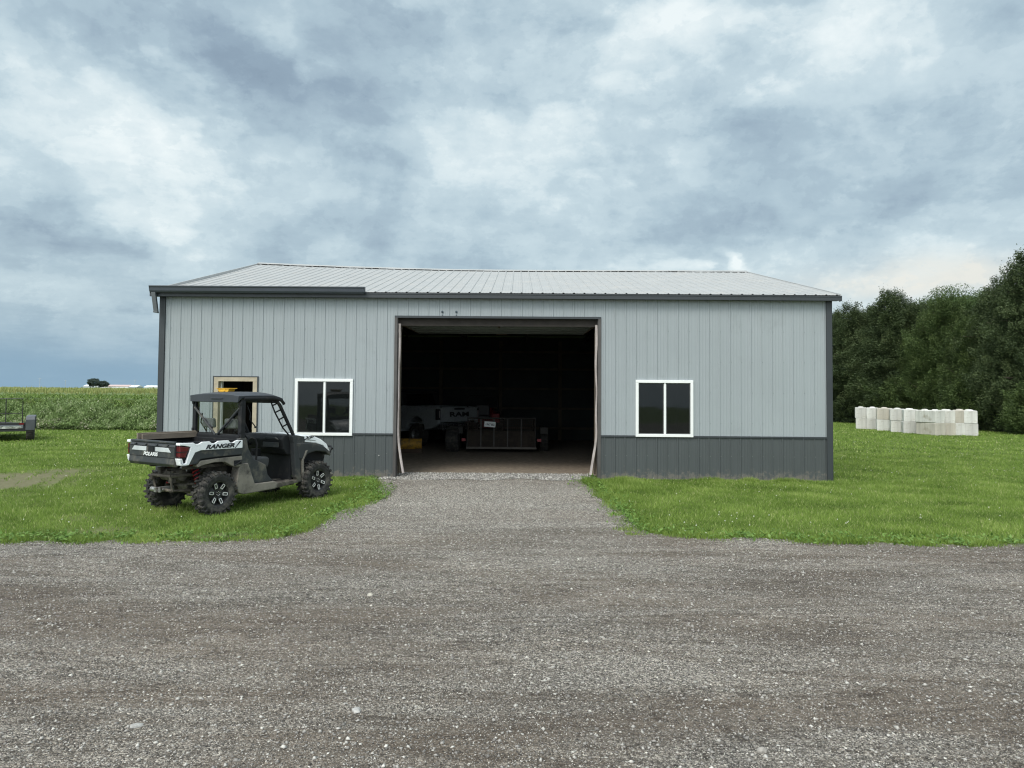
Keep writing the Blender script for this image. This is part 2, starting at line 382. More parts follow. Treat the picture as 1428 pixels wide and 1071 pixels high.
def gravel_mat(name='gravel', pale=0):
    m, nt, b, out = nt_new(name); P = geopos(nt)
    def vor(scale, s):
        v = nt.nodes.new('ShaderNodeTexVoronoi'); v.inputs['Scale'].default_value = scale; nt.links.new(vmap(nt, P, (1, 1, 1), s), v.inputs['Vector'])
        return v
    v1, v2, v3 = vor(85, (0,0,0)), vor(170, (3,2,0)), vor(36, (1,5,0))
    def grey(v): 
        sx = nt.nodes.new('ShaderNodeSeparateColor'); nt.links.new(v.outputs['Color'], sx.inputs[0]); return sx.outputs[0]
    if pale:
        st = [(0,(.09,.085,.078)),(.5,(.21,.20,.185)),(.85,(.36,.35,.325)),(1,(.55,.53,.5))]
    else:
        st = [(0,(.018,.017,.016)),(.35,(.070,.066,.061)),(.62,(.17,.16,.148)),(.84,(.36,.345,.32)),(.95,(.60,.575,.53)),(1,(.85,.82,.75))]
    c = mixc(nt, .5, ramp(nt, grey(v1), st), ramp(nt, grey(v2), st))
    c = mixc(nt, mth(nt, 'MULTIPLY', mth(nt, 'GREATER_THAN', grey(v3), .9), .35), c, ramp(nt, grey(v1), [(0,(.16,.15,.14)),(1,(.4,.38,.35))]))
    # packed brown dirt in long drifting bands, where wheels cross the yard
    band = noise(nt, vmap(nt, P, (.16, .62, 1), (2.3, 1.1, 0), (0, 0, R(-9))), 1.5, 7, .62, .6)
    f = ramp(nt, band, [(.42, (0,0,0)), (.58, (.9,.9,.9))])
    dirt = ramp(nt, noise(nt, P, 60, 7, .75), [(.3, (.045,.035,.027)), (.55, (.125,.101,.080)), (.75, (.25,.21,.17))])
    if not pale: c = mixc(nt, mth(nt, 'MULTIPLY', f, .75), c, dirt)
    lum = ramp(nt, noise(nt, vmap(nt, P, (.35, .8, 1), (0,0,0), (0,0,R(12))), .9, 5, .6), [(.3, (.74,.74,.74)), (.7, (1.22,1.21,1.2))])
    c = mixc(nt, 1.0, c, lum, 'MULTIPLY')
    # damp crumbs and shallow scrapes, and cleaner pale stone on the apron before the door
    cr = ramp(nt, noise(nt, vmap(nt, P, (1, 2.2, 1), (4, 2, 0), (0, 0, R(8))), 3.2, 9, .72, .8), [(.55, (1,1,1)), (.62, (.50,.48,.46))])
    ln = mth(nt, 'ABSOLUTE', mth(nt, 'SUBTRACT', noise(nt, vmap(nt, P, (.20, 1.5, 1), (7, 3, 0), (0, 0, R(-7))), 1.3, 9, .66, .7), .5))
    cr = mixc(nt, 1.0, cr, ramp(nt, ln, [(0, (.60,.57,.54)), (.018, (.80,.78,.76)), (.05, (1,1,1))]), 'MULTIPLY')
    if not pale:
        c = mixc(nt, .9, c, cr, 'MULTIPLY')
        sp = nt.nodes.new('ShaderNodeSeparateXYZ'); nt.links.new(P, sp.inputs[0])
        u = mth(nt, 'DIVIDE', mth(nt, 'ADD', sp.outputs[0], .6), 3.6); v = mth(nt, 'DIVIDE', mth(nt, 'SUBTRACT', sp.outputs[1], 13.6), 3.4)
        e = mth(nt, 'EXPONENT', mth(nt, 'MULTIPLY', mth(nt, 'ADD', mth(nt, 'MULTIPLY', u, u), mth(nt, 'MULTIPLY', v, v)), -1))
        c = mixc(nt, mth(nt, 'MULTIPLY', e, .75), c, mixc(nt, 1.0, ramp(nt, grey(v1), st), (1.25, 1.26, 1.28), 'MULTIPLY'))
    c = mixc(nt, 1.0, c, (GRAV*1.06, GRAV*1.02, GRAV*.955), 'MULTIPLY')
    nt.links.new(c, b.inputs['Base Color']); b.inputs['Roughness'].default_value = .85; b.inputs['Specular IOR Level'].default_value = .3
    h = mth(nt, 'ADD', mth(nt, 'MULTIPLY', mth(nt, 'SUBTRACT', 1, v1.outputs['Distance']), .6), mth(nt, 'MULTIPLY', noise(nt, P, 9, 9, .72), 3.2))
    h = mth(nt, 'ADD', h, mth(nt, 'MULTIPLY', mth(nt, 'SUBTRACT', 1, v2.outputs['Distance']), .3))
    rut = noise(nt, vmap(nt, P, (.22, 1.9, 1), (1, 4, 0), (0, 0, R(-10))), 1.6, 6, .6, .5)
    h = mth(nt, 'ADD', h, mth(nt, 'MULTIPLY', rut, 5.0))
    bump(nt, b, h, .9, .016); return m
GM = ground_mat(); GV = gravel_mat(); GVP = gravel_mat('pale_gravel', 1)
flat('ground', [(-2500,-60),(2500,-60),(2500,3000),(-2500,3000)], 0, GM)
flat('gravel_yard', yard, .004, GV)
# pale limestone strip at the big door, ragged edge, then packed dirt floor
a0, a1 = gz(519, 669), gz(832, 668)
r_ = random.Random(4)
edge = [(a0[0]+(a1[0]-a0[0])*i/24, WY-.32+.12*math.sin(i*.9)+r_.uniform(-.06,.06)-.25*math.exp(-((i-4)/5)**2)+.12*math.exp(-((i-16)/6)**2)) for i in range(25)]
flat('limestone_strip', edge+[(a1[0]-.05, WY+1.0), (a0[0]+.5, WY+1.0)], .010, GVP)
def floor_mat():
    m, nt, b, out = nt_new('packed_dirt'); P = geopos(nt)
    c = ramp(nt, noise(nt, P, 7, 9, .7), [(.3, (.13,.10,.075)), (.55, (.22,.18,.135)), (.75, (.33,.28,.22))])
    nt.links.new(c, b.inputs['Base Color']); b.inputs['Roughness'].default_value = .95
    bump(nt, b, noise(nt, P, 30, 7, .7), .7, .02); return m
XL, XR = inv(219, 600, Y=WY).x, inv(1161, 600, Y=WY).x
BD = 13.0
fl = [(XL+.15, WY+.16)]+[(XL+.15+(XR-XL-.3)*i/60, WY+.16) for i in range(1, 60)]+[(XR-.15, WY+.16), (XR-.15, WY+BD-.15), (XL+.15, WY+BD-.15)]
fl = [(x, y+(.78+r_.uniform(-.05,.05) if a0[0]+.2 < x < a1[0] else 0)) for x, y in fl[:-2]]+fl[-2:]
flat('dirt_floor', fl, .014, floor_mat())

# ---------------------------------------------------------------- grass blades (uncountable)
def field_pts(n, x0, x1, y0, y1):
    return rng.uniform(x0, x1, n), rng.uniform(y0, y1, n)
def barnmask(x, y): return (x > XL-.02) & (x < XR+.02) & (y > WY-.03) & (y < WY+BD)
GX, GY, GH, GW, GT = [], [], [], [], []
def addgrass(n, x0, x1, y0, y1, h, w, frust=True, clump=None):
    x, y = field_pts(n, x0, x1, y0, y1)
    k = np.ones(n, bool)
    if frust: k &= (np.abs(x) < .80*y+1.5)
    jx = x+rng.normal(0, .035, n); jy = y+rng.normal(0, .035, n)
    k &= ~inside(jx, jy, yard) & ~barnmask(x, y)
    k &= rng.random(n) > patchval(x, y)*1.0*(.6+.8*np.sin(x*7+y*3)**2)
    x, y = x[k], y[k]; n = len(x)
    s = .5+.5*np.sin(x*2.1+1.7*np.sin(y*1.3))*np.sin(y*2.7+1.3*np.sin(x*.9))
    GX.append(x); GY.append(y); GH.append(h*(.45+.75*rng.random(n))*(.8+.45*s)); GW.append(np.full(n, w)*(.7+.6*rng.random(n)))
    tt = np.clip(.25+.4*rng.random(n)+.22*s, 0, 1); tt[rng.random(n) < .06] = 1.3; GT.append(tt)
addgrass(330000, -10, 13.5, 9.0, 16.5, .052, .0095)
addgrass(200000, -18, 22, 14.5, 24, .055, .017)
addgrass(190000, -32, 34, 24, 52, .07, .036)
# longer unmown fringe against the wall foot and along the gravel edge
def fringe(pts, n, sd, h):
    P = np.array(pts); i = rng.integers(0, len(P)-1, n); t = rng.random(n)
    q = P[i]+(P[i+1]-P[i])*t[:, None]+rng.normal(0, sd, (n, 2))
    k = (np.abs(q[:, 0]) < .85*q[:, 1]+2) & ~barnmask(q[:, 0], q[:, 1]); q = q[k]; n = len(q)
    cl = .5+.5*np.sin(q[:, 0]*5.1+2*np.sin(q[:, 0]*1.7+q[:, 1]))
    k = rng.random(n) < cl+.15; q = q[k]; cl = cl[k]; n = len(q)
    GX.append(q[:, 0]); GY.append(q[:, 1]); GH.append(h*(.4+.8*rng.random(n))*(.5+.8*cl)); GW.append(.010*(.7+.7*rng.random(n))); GT.append(.35+.5*rng.random(n))
fringe(Lw, 26000, .10, .06); fringe(Rw, 30000, .10, .065)
fringe([(XL-.2, WY-.09), (a0[0]-.05, WY-.09)], 5000, .05, .085)
fringe([(a1[0]+.1, WY-.09), (XR+.3, WY-.09)], 8000, .05, .085)
fringe([(XR+.12, WY-.3), (XR+.14, WY+BD)], 6000, .06, .12)
fringe([gz(832, 669), gz(905, 690), gz(880, 672)], 6000, .25, .10)
gx, gy, gh, gw, gt = map(np.concatenate, (GX, GY, GH, GW, GT)); n = len(gx)
ang = rng.uniform(0, 2*np.pi, n); lean = rng.normal(0, .5, (n, 2))*gh[:, None]
V = np.empty((n, 3, 3)); cx, sx = np.cos(ang)*gw/2, np.sin(ang)*gw/2
V[:, 0] = np.stack([gx-cx, gy-sx, np.full(n, -.005)], 1); V[:, 1] = np.stack([gx+cx, gy+sx, np.full(n, -.005)], 1)
V[:, 2] = np.stack([gx+lean[:, 0], gy+lean[:, 1], gh], 1)
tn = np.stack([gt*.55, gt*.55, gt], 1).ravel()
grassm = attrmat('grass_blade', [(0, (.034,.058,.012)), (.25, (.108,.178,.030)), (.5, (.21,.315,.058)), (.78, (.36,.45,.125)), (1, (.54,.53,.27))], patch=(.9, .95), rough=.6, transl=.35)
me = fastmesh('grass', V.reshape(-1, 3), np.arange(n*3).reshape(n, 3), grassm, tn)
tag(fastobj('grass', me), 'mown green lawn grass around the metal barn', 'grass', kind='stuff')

# broad-leaf weeds and clover in the lawn edge
n = 5200
i = rng.integers(0, 2, n); P1, P2 = np.array(Lw), np.array(Rw)
q = np.where(i[:, None] == 0, P1[rng.integers(4, len(P1), n)], P2[rng.integers(0, len(P2)-6, n)])+rng.normal(0, .16, (n, 2))+np.array([0, .12])
q += np.stack([np.sin(q[:, 0]*9)*.08, np.cos(q[:, 0]*7)*.08], 1)
D = np.stack([rng.normal(0, 1, n), rng.normal(0, 1, n), rng.uniform(.1, .9, n)], 1)
S = np.stack([-D[:, 1], D[:, 0], rng.normal(0, .2, n)], 1)
V, F, T = leaves(np.stack([q[:, 0], q[:, 1], rng.uniform(.02, .07, n)], 1), D, S, rng.uniform(.04, .08, n), rng.uniform(.02, .04, n), rng.uniform(.3, 1, n))
wm = attrmat('weed_leaf', [(0, (.05,.10,.02)), (.6, (.12,.22,.04)), (1, (.2,.32,.08))], rough=.5)
tag(fastobj('clover', fastmesh('clover', V, F, wm, T)), 'low broad-leaved weeds along the gravel edge', 'weeds', kind='stuff')

n = 1500
x, y = rng.uniform(-14, 19, n), 9.2+22*rng.random(n)**1.5; k = ~inside(x, y, yard) & ~barnmask(x, y) & (np.sin(x*1.3+y*.9)+np.sin(y*2.1-x*.6) > .2); x, y = x[k], y[k]; n = len(x)
C = np.stack([x, y, np.full(n, .055)], 1); V, F, T = leaves(C, np.tile([1., 0, .3], (n, 1)), np.tile([0, .3, 1.], (n, 1)), np.full(n, .022), np.full(n, .018), rng.random(n))
tag(fastobj('clover_flowers', fastmesh('clover_flowers', V, F, attrmat('clover_white', [(0, (.55,.56,.45)), (1, (.75,.75,.68))]), T)), 'tiny white clover heads dotted through the lawn', 'clover', kind='stuff')
# sprigs of grass that have crept out onto the gravel
qs = [(872,739,.10),(880,746,.05),(858,718,.08),(420,742,.07),(190,757,.07),(1120,757,.08),(525,697,.07)]
bx, by = [], []
for px, py, s_ in qs:
    p = inv(px, py, Z=0); m_ = int(1500*s_); bx.append(rng.normal(p.x, s_, m_)); by.append(rng.normal(p.y, s_*.7, m_))
bx, by = np.concatenate(bx), np.concatenate(by); n = len(bx); a_ = rng.uniform(0, 6.28, n); hh = rng.uniform(.02, .07, n)
V = np.stack([np.stack([bx-.005*np.cos(a_), by-.005*np.sin(a_), np.zeros(n)], 1), np.stack([bx+.005*np.cos(a_), by+.005*np.sin(a_), np.zeros(n)], 1), np.stack([bx+rng.normal(0, .02, n), by+rng.normal(0, .02, n), hh], 1)], 1)
tag(fastobj('grass_sprigs', fastmesh('grass_sprigs', V.reshape(-1, 3), np.arange(n*3).reshape(n, 3), grassm, np.repeat(.3+.5*rng.random(n), 3))), 'small sprigs of grass growing out of the gravel', 'grass', kind='stuff')

# ---------------------------------------------------------------- loose stones on the yard
n = 330000
yy = 3.1*np.exp(rng.random(n)*math.log(17/3.1)); xx = rng.uniform(-1, 1, n)*(.78*yy+.6)
k = inside(xx, yy, yard); xx, yy = xx[k], yy[k]; n = len(xx)
sz = .0028*(1+rng.pareto(2.6, n)*.55)*(.75+yy*.085); sz = np.minimum(sz, .015)
OV = np.array([(1,0,0),(0,1,0),(-1,0,0),(0,-1,0),(0,0,1),(0,0,-.6)], float)
OF = np.array([(0,1,4),(1,2,4),(2,3,4),(3,0,4),(1,0,5),(2,1,5),(3,2,5),(0,3,5)])
V = OV[None]*rng.uniform(.6, 1.35, (n, 6, 1))+rng.normal(0, .18, (n, 6, 3)); V[:, :, 2] *= .62
a = rng.uniform(0, 2*np.pi, n); c_, s_ = np.cos(a)[:, None], np.sin(a)[:, None]
X = V[:, :, 0]*c_-V[:, :, 1]*s_; Y = V[:, :, 0]*s_+V[:, :, 1]*c_
V = np.stack([X*sz[:, None]+xx[:, None], Y*sz[:, None]+yy[:, None], V[:, :, 2]*sz[:, None]+sz[:, None]*.25+.004], 2)
F = (OF[None]+(np.arange(n)*6)[:, None, None]).reshape(-1, 3)
tone = np.clip(rng.beta(2.0, 3.2, n)+(rng.random(n) > .982)*.45, 0, 1); tone = np.where(sz > .008, np.maximum(tone, .42+.25*rng.random(n)), tone)
g_ = GRAV
sm = attrmat('loose_stone', [(0, (.022*g_,.021*g_,.020*g_)), (.3, (.085*g_,.079*g_,.073*g_)), (.5, (.21*g_,.198*g_,.182*g_)), (.7, (.44*g_,.42*g_,.385*g_)), (1, (.80,.77,.70))], patch=(.8, .25), rough=.8, transl=0)
me = fastmesh('loose_gravel', V.reshape(-1, 3), F, sm, np.repeat(tone, 6))
tag(fastobj('loose_gravel', me), 'loose grey crushed stone lying on the yard', 'gravel', kind='stuff')
# pale chips at the threshold
n = 9000
xx = rng.uniform(a0[0], a1[0], n); yy = WY+rng.uniform(-.42, .95, n); k = inside(xx, yy, edge+[(a1[0], WY+.95), (a0[0]+.5, WY+.95)])
xx, yy = xx[k], yy[k]; n = len(xx); sz = rng.uniform(.007, .02, n)
V = OV[None]*rng.uniform(.6, 1.35, (n, 6, 1))*sz[:, None, None]+rng.normal(0, .002, (n, 6, 3))
V += np.stack([xx, yy, sz*.3+.01], 1)[:, None]
F = (OF[None]+(np.arange(n)*6)[:, None, None]).reshape(-1, 3)
pmn = attrmat('limestone_chip', [(0, (.10,.096,.09)), (.5, (.27,.26,.24)), (1, (.58,.56,.52))], transl=0)
tag(fastobj('limestone_chips', fastmesh('limestone_chips', V.reshape(-1, 3), F, pmn, np.repeat(rng.random(n), 6))), 'pale limestone chips spread across the big doorway', 'gravel', kind='stuff')
# a few larger rocks one can point to
def rock(px, py, s, flatn, c, label, seed):
    r = np.random.default_rng(seed); p = inv(px, py, Z=0); mb = MB(); vs = []; nn = 9; mm = 6
    ph = r.uniform(0, 6, 6)
    for i in range(mm+1):
        th = math.pi*i/mm
        for j in range(nn):
            f = 2*math.pi*j/nn
            k = 1+.18*math.sin(2*f+ph[0])+.12*math.sin(3*f+ph[1]+th*2)+r.uniform(-.07, .07)
            vs.append((s*k*math.sin(th)*math.cos(f), s*.8*k*math.sin(th)*math.sin(f), s*flatn*math.cos(th)))
    mb.add(vs, [(i*nn+j, (i+1)*nn+j, (i+1)*nn+(j+1) % nn, i*nn+(j+1) % nn) for i in range(mm) for j in range(nn)])
    o = mb.build('rock', pm('rock_stone', c, .85, var=.3, scale=30, bs=.8, bscale=70), loc=(p.x, p.y, s*flatn*.35), smooth=True)
    o.rotation_euler = (0, .1, seed); tag(o, label, 'rock', 'pale rocks in the gravel yard')
rock(190, 1014, .036, .45, (.36,.35,.33), 'flattish pale grey rock near the lower left of the yard', 1)
rock(497, 992, .040, .40, (.40,.39,.37), 'largest pale rock, left of centre in the near gravel', 2)
rock(1062, 1049, .026, .8, (.33,.31,.28), 'round tan stone at the bottom edge, right of centre', 3)
rock(516, 831, .034, .6, (.50,.46,.39), 'cream rock in the gravel below the driveway, in the middle distance', 4)
# ================================================================== THE BARN
steel_l = pm('pale_steel', (.300,.332,.346), .5, var=.05, scale=.5, dirt=(.27,.30,.31), dirtamt=.12, dscale=1.5)
steel_d = pm('charcoal_steel', (.066,.075,.077), .5, var=.05, scale=1)
def splash(mat, c, top):       # dried mud thrown up from the ground, thinning out with height
    nt = mat.node_tree; b = [n for n in nt.nodes if n.type == 'BSDF_PRINCIPLED'][0]; src = b.inputs['Base Color'].links[0].from_socket
    P = geopos(nt); sp = nt.nodes.new('ShaderNodeSeparateXYZ'); nt.links.new(P, sp.inputs[0])
    k = mth(nt, 'SUBTRACT', noise(nt, P, 9, 8, .72), mth(nt, 'MULTIPLY_ADD', sp.outputs[2], .55/top, .22))
    nt.links.new(mixc(nt, ramp(nt, k, [(.10, (0,)*3), (.24, (.7,)*3)]), src, c), b.inputs['Base Color'])
splash(steel_d, (.17,.155,.13), .55)
trimd = pm('charcoal_trim', (.036,.042,.047), .5, var=.08, scale=2)
gutm = pm('gutter_paint', (.058,.068,.084), .42, var=.08, scale=2)
roofm = pm('roof_steel', (.355,.36,.355), .55, var=.05, scale=1.5, dirt=(.40,.39,.37), dirtamt=.3, dscale=2.5)
white = pm('white_vinyl', (.80,.81,.80), .4, var=.03)
cream = pm('bare_pine', (.40,.345,.255), .7, var=.18, scale=6, bs=.3)
brown = pm('dark_lumber', (.034,.027,.023), .8, var=.25, scale=5)
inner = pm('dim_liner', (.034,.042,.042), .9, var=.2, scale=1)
timber = pm('frame_lumber', (.085,.070,.052), .9, var=.25, scale=3)
sealm = pm('seal_strip', (.47,.42,.40), .7, var=.14, scale=6, dirt=(.25,.22,.2), dirtamt=.4)
blackm = pm('black_gap', (.01,.01,.01), .9)
screw = pm('screw_head', (.22,.24,.24), .5, .3)
barn = empty('barn', ((XL+XR)/2, WY, 0), 0, 'pale grey ribbed steel barn with charcoal wainscot and open overhead door', 'barn')
BX, BY = (XL+XR)/2, WY
def B(mb, name, mats, parent=barn, **k):
    o = mb.build(name, mats, None, **k)
    for q in mb.objs: q.data.transform(Matrix.Translation((-BX, -BY, 0))); q.parent = parent
    return o
def X_(px, y=560): return inv(px, y, Y=WY).x
ZE = inv(690, 418, Y=WY).z                    # under the eave
ZW = inv(845, 608, Y=WY).z                    # top of the wainscot
DO = (X_(551), X_(836), inv(700, 443, Y=WY).z)         # big door opening
wl, wr = X_(413.5), X_(490.5); W1 = (wl, wr, inv(450, 605.5, Y=WY).z, inv(450, 530, Y=WY).z)
wl, wr = X_(888), X_(964.5); W2 = (wl, wr, inv(925, 607.5, Y=WY).z, inv(925, 532, Y=WY).z)
WD = (X_(301), X_(356), 0, inv(330, 528.5, Y=WY).z)
OPEN = [(DO[0], DO[1], -1, DO[2]), W1, W2, (WD[0], WD[1], -1, WD[3])]
RIB = .239
def ribprof(x0, x1, h=.015, minor=.003):
    xs = []; k0 = math.floor(x0/RIB)-1; k1 = math.ceil(x1/RIB)+1
    for k in range(k0, k1):
        c = k*RIB+.06
        xs += [(c-.026, 0), (c-.012, h), (c+.012, h), (c+.026, 0)]
        for m_ in (.078, .152):
            xs += [(c+m_-.014, 0), (c+m_-.008, minor), (c+m_+.008, minor), (c+m_+.014, 0)]
    xs = [p for p in sorted(xs) if x0 < p[0] < x1]
    return [(x0, 0)]+xs+[(x1, 0)]
def insert(prof, cuts):
    for c in cuts:
        for i in range(len(prof)-1):
            a, b = prof[i], prof[i+1]
            if a[0] < c < b[0]:
                prof.insert(i+1, (c, a[1]+(b[1]-a[1])*(c-a[0])/(b[0]-a[0]))); break
    return prof
def cladding(x0, x1, z0, z1, y, opens, off=0, screws=()):
    pr = insert(ribprof(x0, x1), [c for o in opens for c in o[:2]])
    mb = MB()
    for (xa, ha), (xb, hb) in zip(pr, pr[1:]):
        xm = (xa+xb)/2; cuts = [z0, z1]; blk = [o for o in opens if o[0] < xm < o[1]]
        for o in blk: cuts += [min(max(o[2], z0), z1), min(max(o[3], z0), z1)]
        cuts = sorted(set(cuts))
        for za, zb in zip(cuts, cuts[1:]):
            zm = (za+zb)/2
            if any(o[2] < zm < o[3] for o in blk) or zb-za < 1e-4: continue
            mb.add([(xa, y-off-ha, za), (xb, y-off-hb, za), (xb, y-off-hb, zb), (xa, y-off-ha, zb)], [(0,1,2,3)])
    for zs in screws:
        k0, k1 = math.ceil((x0-.06)/RIB), math.floor((x1-.06)/RIB)
        for k in range(k0, k1+1):
            xq = k*RIB+.06+.03+.006
            if any(o[0]-.05 < xq < o[1]+.05 and o[2]-.05 < zs < o[3]+.05 for o in opens) or not x0+.03 < xq < x1-.03: continue
            mb.box((xq, y-off-.003, zs), (.012, .006, .012), 1)
    return mb
B(cladding(XL+.12, XR-.12, ZW+.02, ZE+.06, WY, OPEN, 0, (1.30, 2.0, 2.7, 3.4)), 'wall_panel', [steel_l, screw])
B(cladding(XL+.12, XR-.12, -.02, ZW-.02, WY, OPEN, 0, (.12, .55)), 'wainscot', [steel_d, screw])
m = MB()                                     # rat-guard strip between the two colours
for xa, xb in ((XL+.12, WD[0]-.06), (WD[1]+.06, W1[0]-.02), (W1[1]+.02, DO[0]-.03), (DO[1]+.03, XR-.12)):
    m.b2((xa, WY-.028, ZW-.022), (xb, WY-.001, ZW+.02))
B(m, 'wainscot_trim', trimd, bevel=.004)
for s, x in ((-1, XL), (1, XR)):             # corner trims
    m = MB(); m.b2((min(x, x-s*.135), WY-.036, -.02), (max(x, x-s*.135), WY+.10, ZE+.04)); B(m, 'corner_trim', trimd, bevel=.008)
# shell: side and rear walls, inside liner
m = MB()
GZ = inv(700, 377.5, Y=WY+BD/2).z; EZ = ZE+.05
for x, s in ((XL, 1), (XR, -1)):
    m.prism([(WY+.08, -.02), (WY+BD, -.02), (WY+BD, EZ), (WY+BD/2, GZ-.06), (WY+.08, EZ)], x, x+s*.06, 'x')
m.b2((XL+.06, WY+BD-.06, -.02), (XR-.06, WY+BD, EZ))
B(m, 'side_wall', steel_l)
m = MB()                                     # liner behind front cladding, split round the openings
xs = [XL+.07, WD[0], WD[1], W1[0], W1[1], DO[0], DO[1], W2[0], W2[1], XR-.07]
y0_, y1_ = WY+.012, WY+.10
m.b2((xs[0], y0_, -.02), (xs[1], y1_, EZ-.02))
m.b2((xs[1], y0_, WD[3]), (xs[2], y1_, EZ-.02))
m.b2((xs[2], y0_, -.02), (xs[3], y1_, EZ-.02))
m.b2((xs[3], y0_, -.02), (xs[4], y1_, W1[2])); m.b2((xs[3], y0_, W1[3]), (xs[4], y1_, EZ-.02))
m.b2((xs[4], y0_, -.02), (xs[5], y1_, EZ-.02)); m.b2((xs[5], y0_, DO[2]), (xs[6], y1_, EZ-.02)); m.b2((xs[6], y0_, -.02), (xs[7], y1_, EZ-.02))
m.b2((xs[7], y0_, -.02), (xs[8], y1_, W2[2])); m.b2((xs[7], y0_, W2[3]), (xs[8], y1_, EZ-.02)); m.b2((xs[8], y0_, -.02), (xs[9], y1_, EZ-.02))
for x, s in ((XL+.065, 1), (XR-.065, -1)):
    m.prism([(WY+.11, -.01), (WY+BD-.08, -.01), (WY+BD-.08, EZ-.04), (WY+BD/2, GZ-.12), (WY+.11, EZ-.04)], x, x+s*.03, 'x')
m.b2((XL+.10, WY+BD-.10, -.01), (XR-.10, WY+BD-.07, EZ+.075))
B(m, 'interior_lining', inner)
# posts and roof trusses inside
m = MB()
for x in np.arange(XL+.25, XR-.2, 2.44):
    m.b2((x-.07, WY+BD-.26, 0), (x+.07, WY+BD-.11, EZ-.1))
for y in np.arange(WY+2.4, WY+BD-1, 2.44):
    for x in (XL+.18, XR-.18): m.b2((x-.07, y-.07, 0), (x+.07, y+.07, EZ-.1))
for z in (.5, 1.3, 2.1, 2.9, 3.6):
    m.b2((XL+.12, WY+BD-.30, z-.045), (XR-.12, WY+BD-.265, z+.045))
B(m, 'wall_post', timber)
for x in np.arange(XL+1.3, XR-.5, 2.44):
    m = MB(); zc = EZ-.06
    m.b2((x-.02, WY+.12, zc-.09), (x+.02, WY+BD-.12, zc+.03))
    m.tube([(x, WY+.2, zc+.05), (x, WY+BD/2, GZ-.16)], .045, 4); m.tube([(x, WY+BD-.2, zc+.05), (x, WY+BD/2, GZ-.16)], .045, 4)
    for f in (.25, .4, .5, .6, .75):
        yy_ = WY+BD*f; zz = zc+(GZ-.16-zc)*(1-abs(f-.5)*2)
        m.tube([(x, WY+BD*(f+(.08 if f < .5 else -.08 if f > .5 else 0)), zc), (x, yy_, zz)], .03, 4)
    B(m, 'roof_truss', timber)
# roof: two ribbed slopes; the ridge sags and its left end lifts
def ridge_lift(x):
    u = (x-XL)/(XR-XL); return .16*max(0, 1-u/.42)**1.6-.02*math.exp(-((u-.55)/.2)**2)
EX = .14; YE = WY-.16; ZR0 = EZ+.085; RY = WY+BD/2
pr = ribprof(XL-EX, XR+EX, .017, .002); m = MB(); NS = 8
slope = (GZ-ZR0)/(RY-YE)
for sgn in (1, -1):
    rows = []
    for j in range(NS+1):
        f = j/NS; y = (YE+(RY-YE)*f) if sgn > 0 else (2*RY-YE-(RY-YE)*f)
        rows.append([(x, y, ZR0+(GZ-ZR0)*f+h+ridge_lift(x)*f**2) for x, h in pr])
    n_ = len(pr)
    for j in range(NS):
        m.add(rows[j]+rows[j+1], [(i, i+1, i+1+n_, i+n_) if sgn > 0 else (i, i+n_, i+1+n_, i+1) for i in range(n_-1)])
roof = B(m, 'roof', roofm)
m = MB()
for sgn in (1, -1):
    for j in range(NS):
        for (xa, xb) in [(XL-EX+.01+(XR-XL+2*EX-.02)*q/30, XL-EX+.01+(XR-XL+2*EX-.02)*(q+1)/30) for q in range(30)]:
            def pt(x, f, d):
                y = (YE+.02+(RY-YE-.02)*f) if sgn > 0 else (2*RY-YE-.02-(RY-YE-.02)*f)
                return (x, y, ZR0+(GZ-ZR0)*f-.012-d+ridge_lift(x)*f**2)
            f0, f1 = j/NS, (j+1)/NS
            m.add([pt(xa,f0,0),pt(xb,f0,0),pt(xb,f1,0),pt(xa,f1,0)], [(0,1,2,3)])
            m.add([pt(xa,f0,.03),pt(xb,f0,.03),pt(xb,f1,.03),pt(xa,f1,.03)], [(3,2,1,0)])
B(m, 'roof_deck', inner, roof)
m = MB(); n_ = 56; xs = [XL-EX+(XR-XL+2*EX)*i/n_ for i in range(n_+1)]
r_ = random.Random(2)
for i in range(n_):                          # ridge cap, lifting a little off the ribs
    xa, xb = xs[i], xs[i+1]; la, lb = ridge_lift(xa)+.036, ridge_lift(xb)+.036
    wv_ = .004*math.sin(i*1.1)+r_.uniform(-.003, .003)
    m.add([(xa, RY-.17, GZ-.05+la+wv_), (xb, RY-.17, GZ-.05+lb+wv_), (xb, RY, GZ+.02+lb), (xa, RY, GZ+.02+la), (xb, RY+.17, GZ-.05+lb), (xa, RY+.17, GZ-.05+la)], [(0,1,2,3), (3,2,4,5)])
    if r_.random() < (.5 if i < 24 else .3):
        m.add([(xa, RY-.165, GZ-.066+la), (xb, RY-.165, GZ-.066+lb), (xb, RY-.165, GZ-.05+lb+wv_-.004), (xa, RY-.165, GZ-.05+la+wv_-.004)], [(0,1,2,3)], 1)
B(m, 'ridge_cap', [roofm, blackm], roof)
# rake trims, fascia, gutter with its short outlet
for x in (XL-EX, XR+EX):
    m = MB()
    for sgn in (1, -1):
        yb = YE if sgn > 0 else 2*RY-YE
        L_ = ridge_lift(x)
        pts = [(yb, ZR0-.10), (RY, GZ-.10+L_), (RY, GZ+.03+L_), (yb, ZR0+.03)]
        if sgn < 0: pts = pts[::-1]
        m.prism(pts, x-.012, x+.012, 'x')
    B(m, 'rake_trim', pm('rake_paint', (.42,.43,.43), .45, var=.05))
m = MB(); m.b2((XL-EX-.02, YE-.018, EZ-.045), (XR+EX+.02, YE+.004, EZ+.065)); m.b2((XL-EX-.02, YE-.028, EZ+.04), (XR+EX+.02, YE-.018, EZ+.07))
m.b2((XL-EX+.02, YE+.004, EZ-.035), (XR+EX-.02, WY-.002, EZ-.025))
m.box((XR+EX+.012, YE+.04, EZ+.01), (.02, .12, .12))
B(m, 'fascia', trimd, bevel=.004)
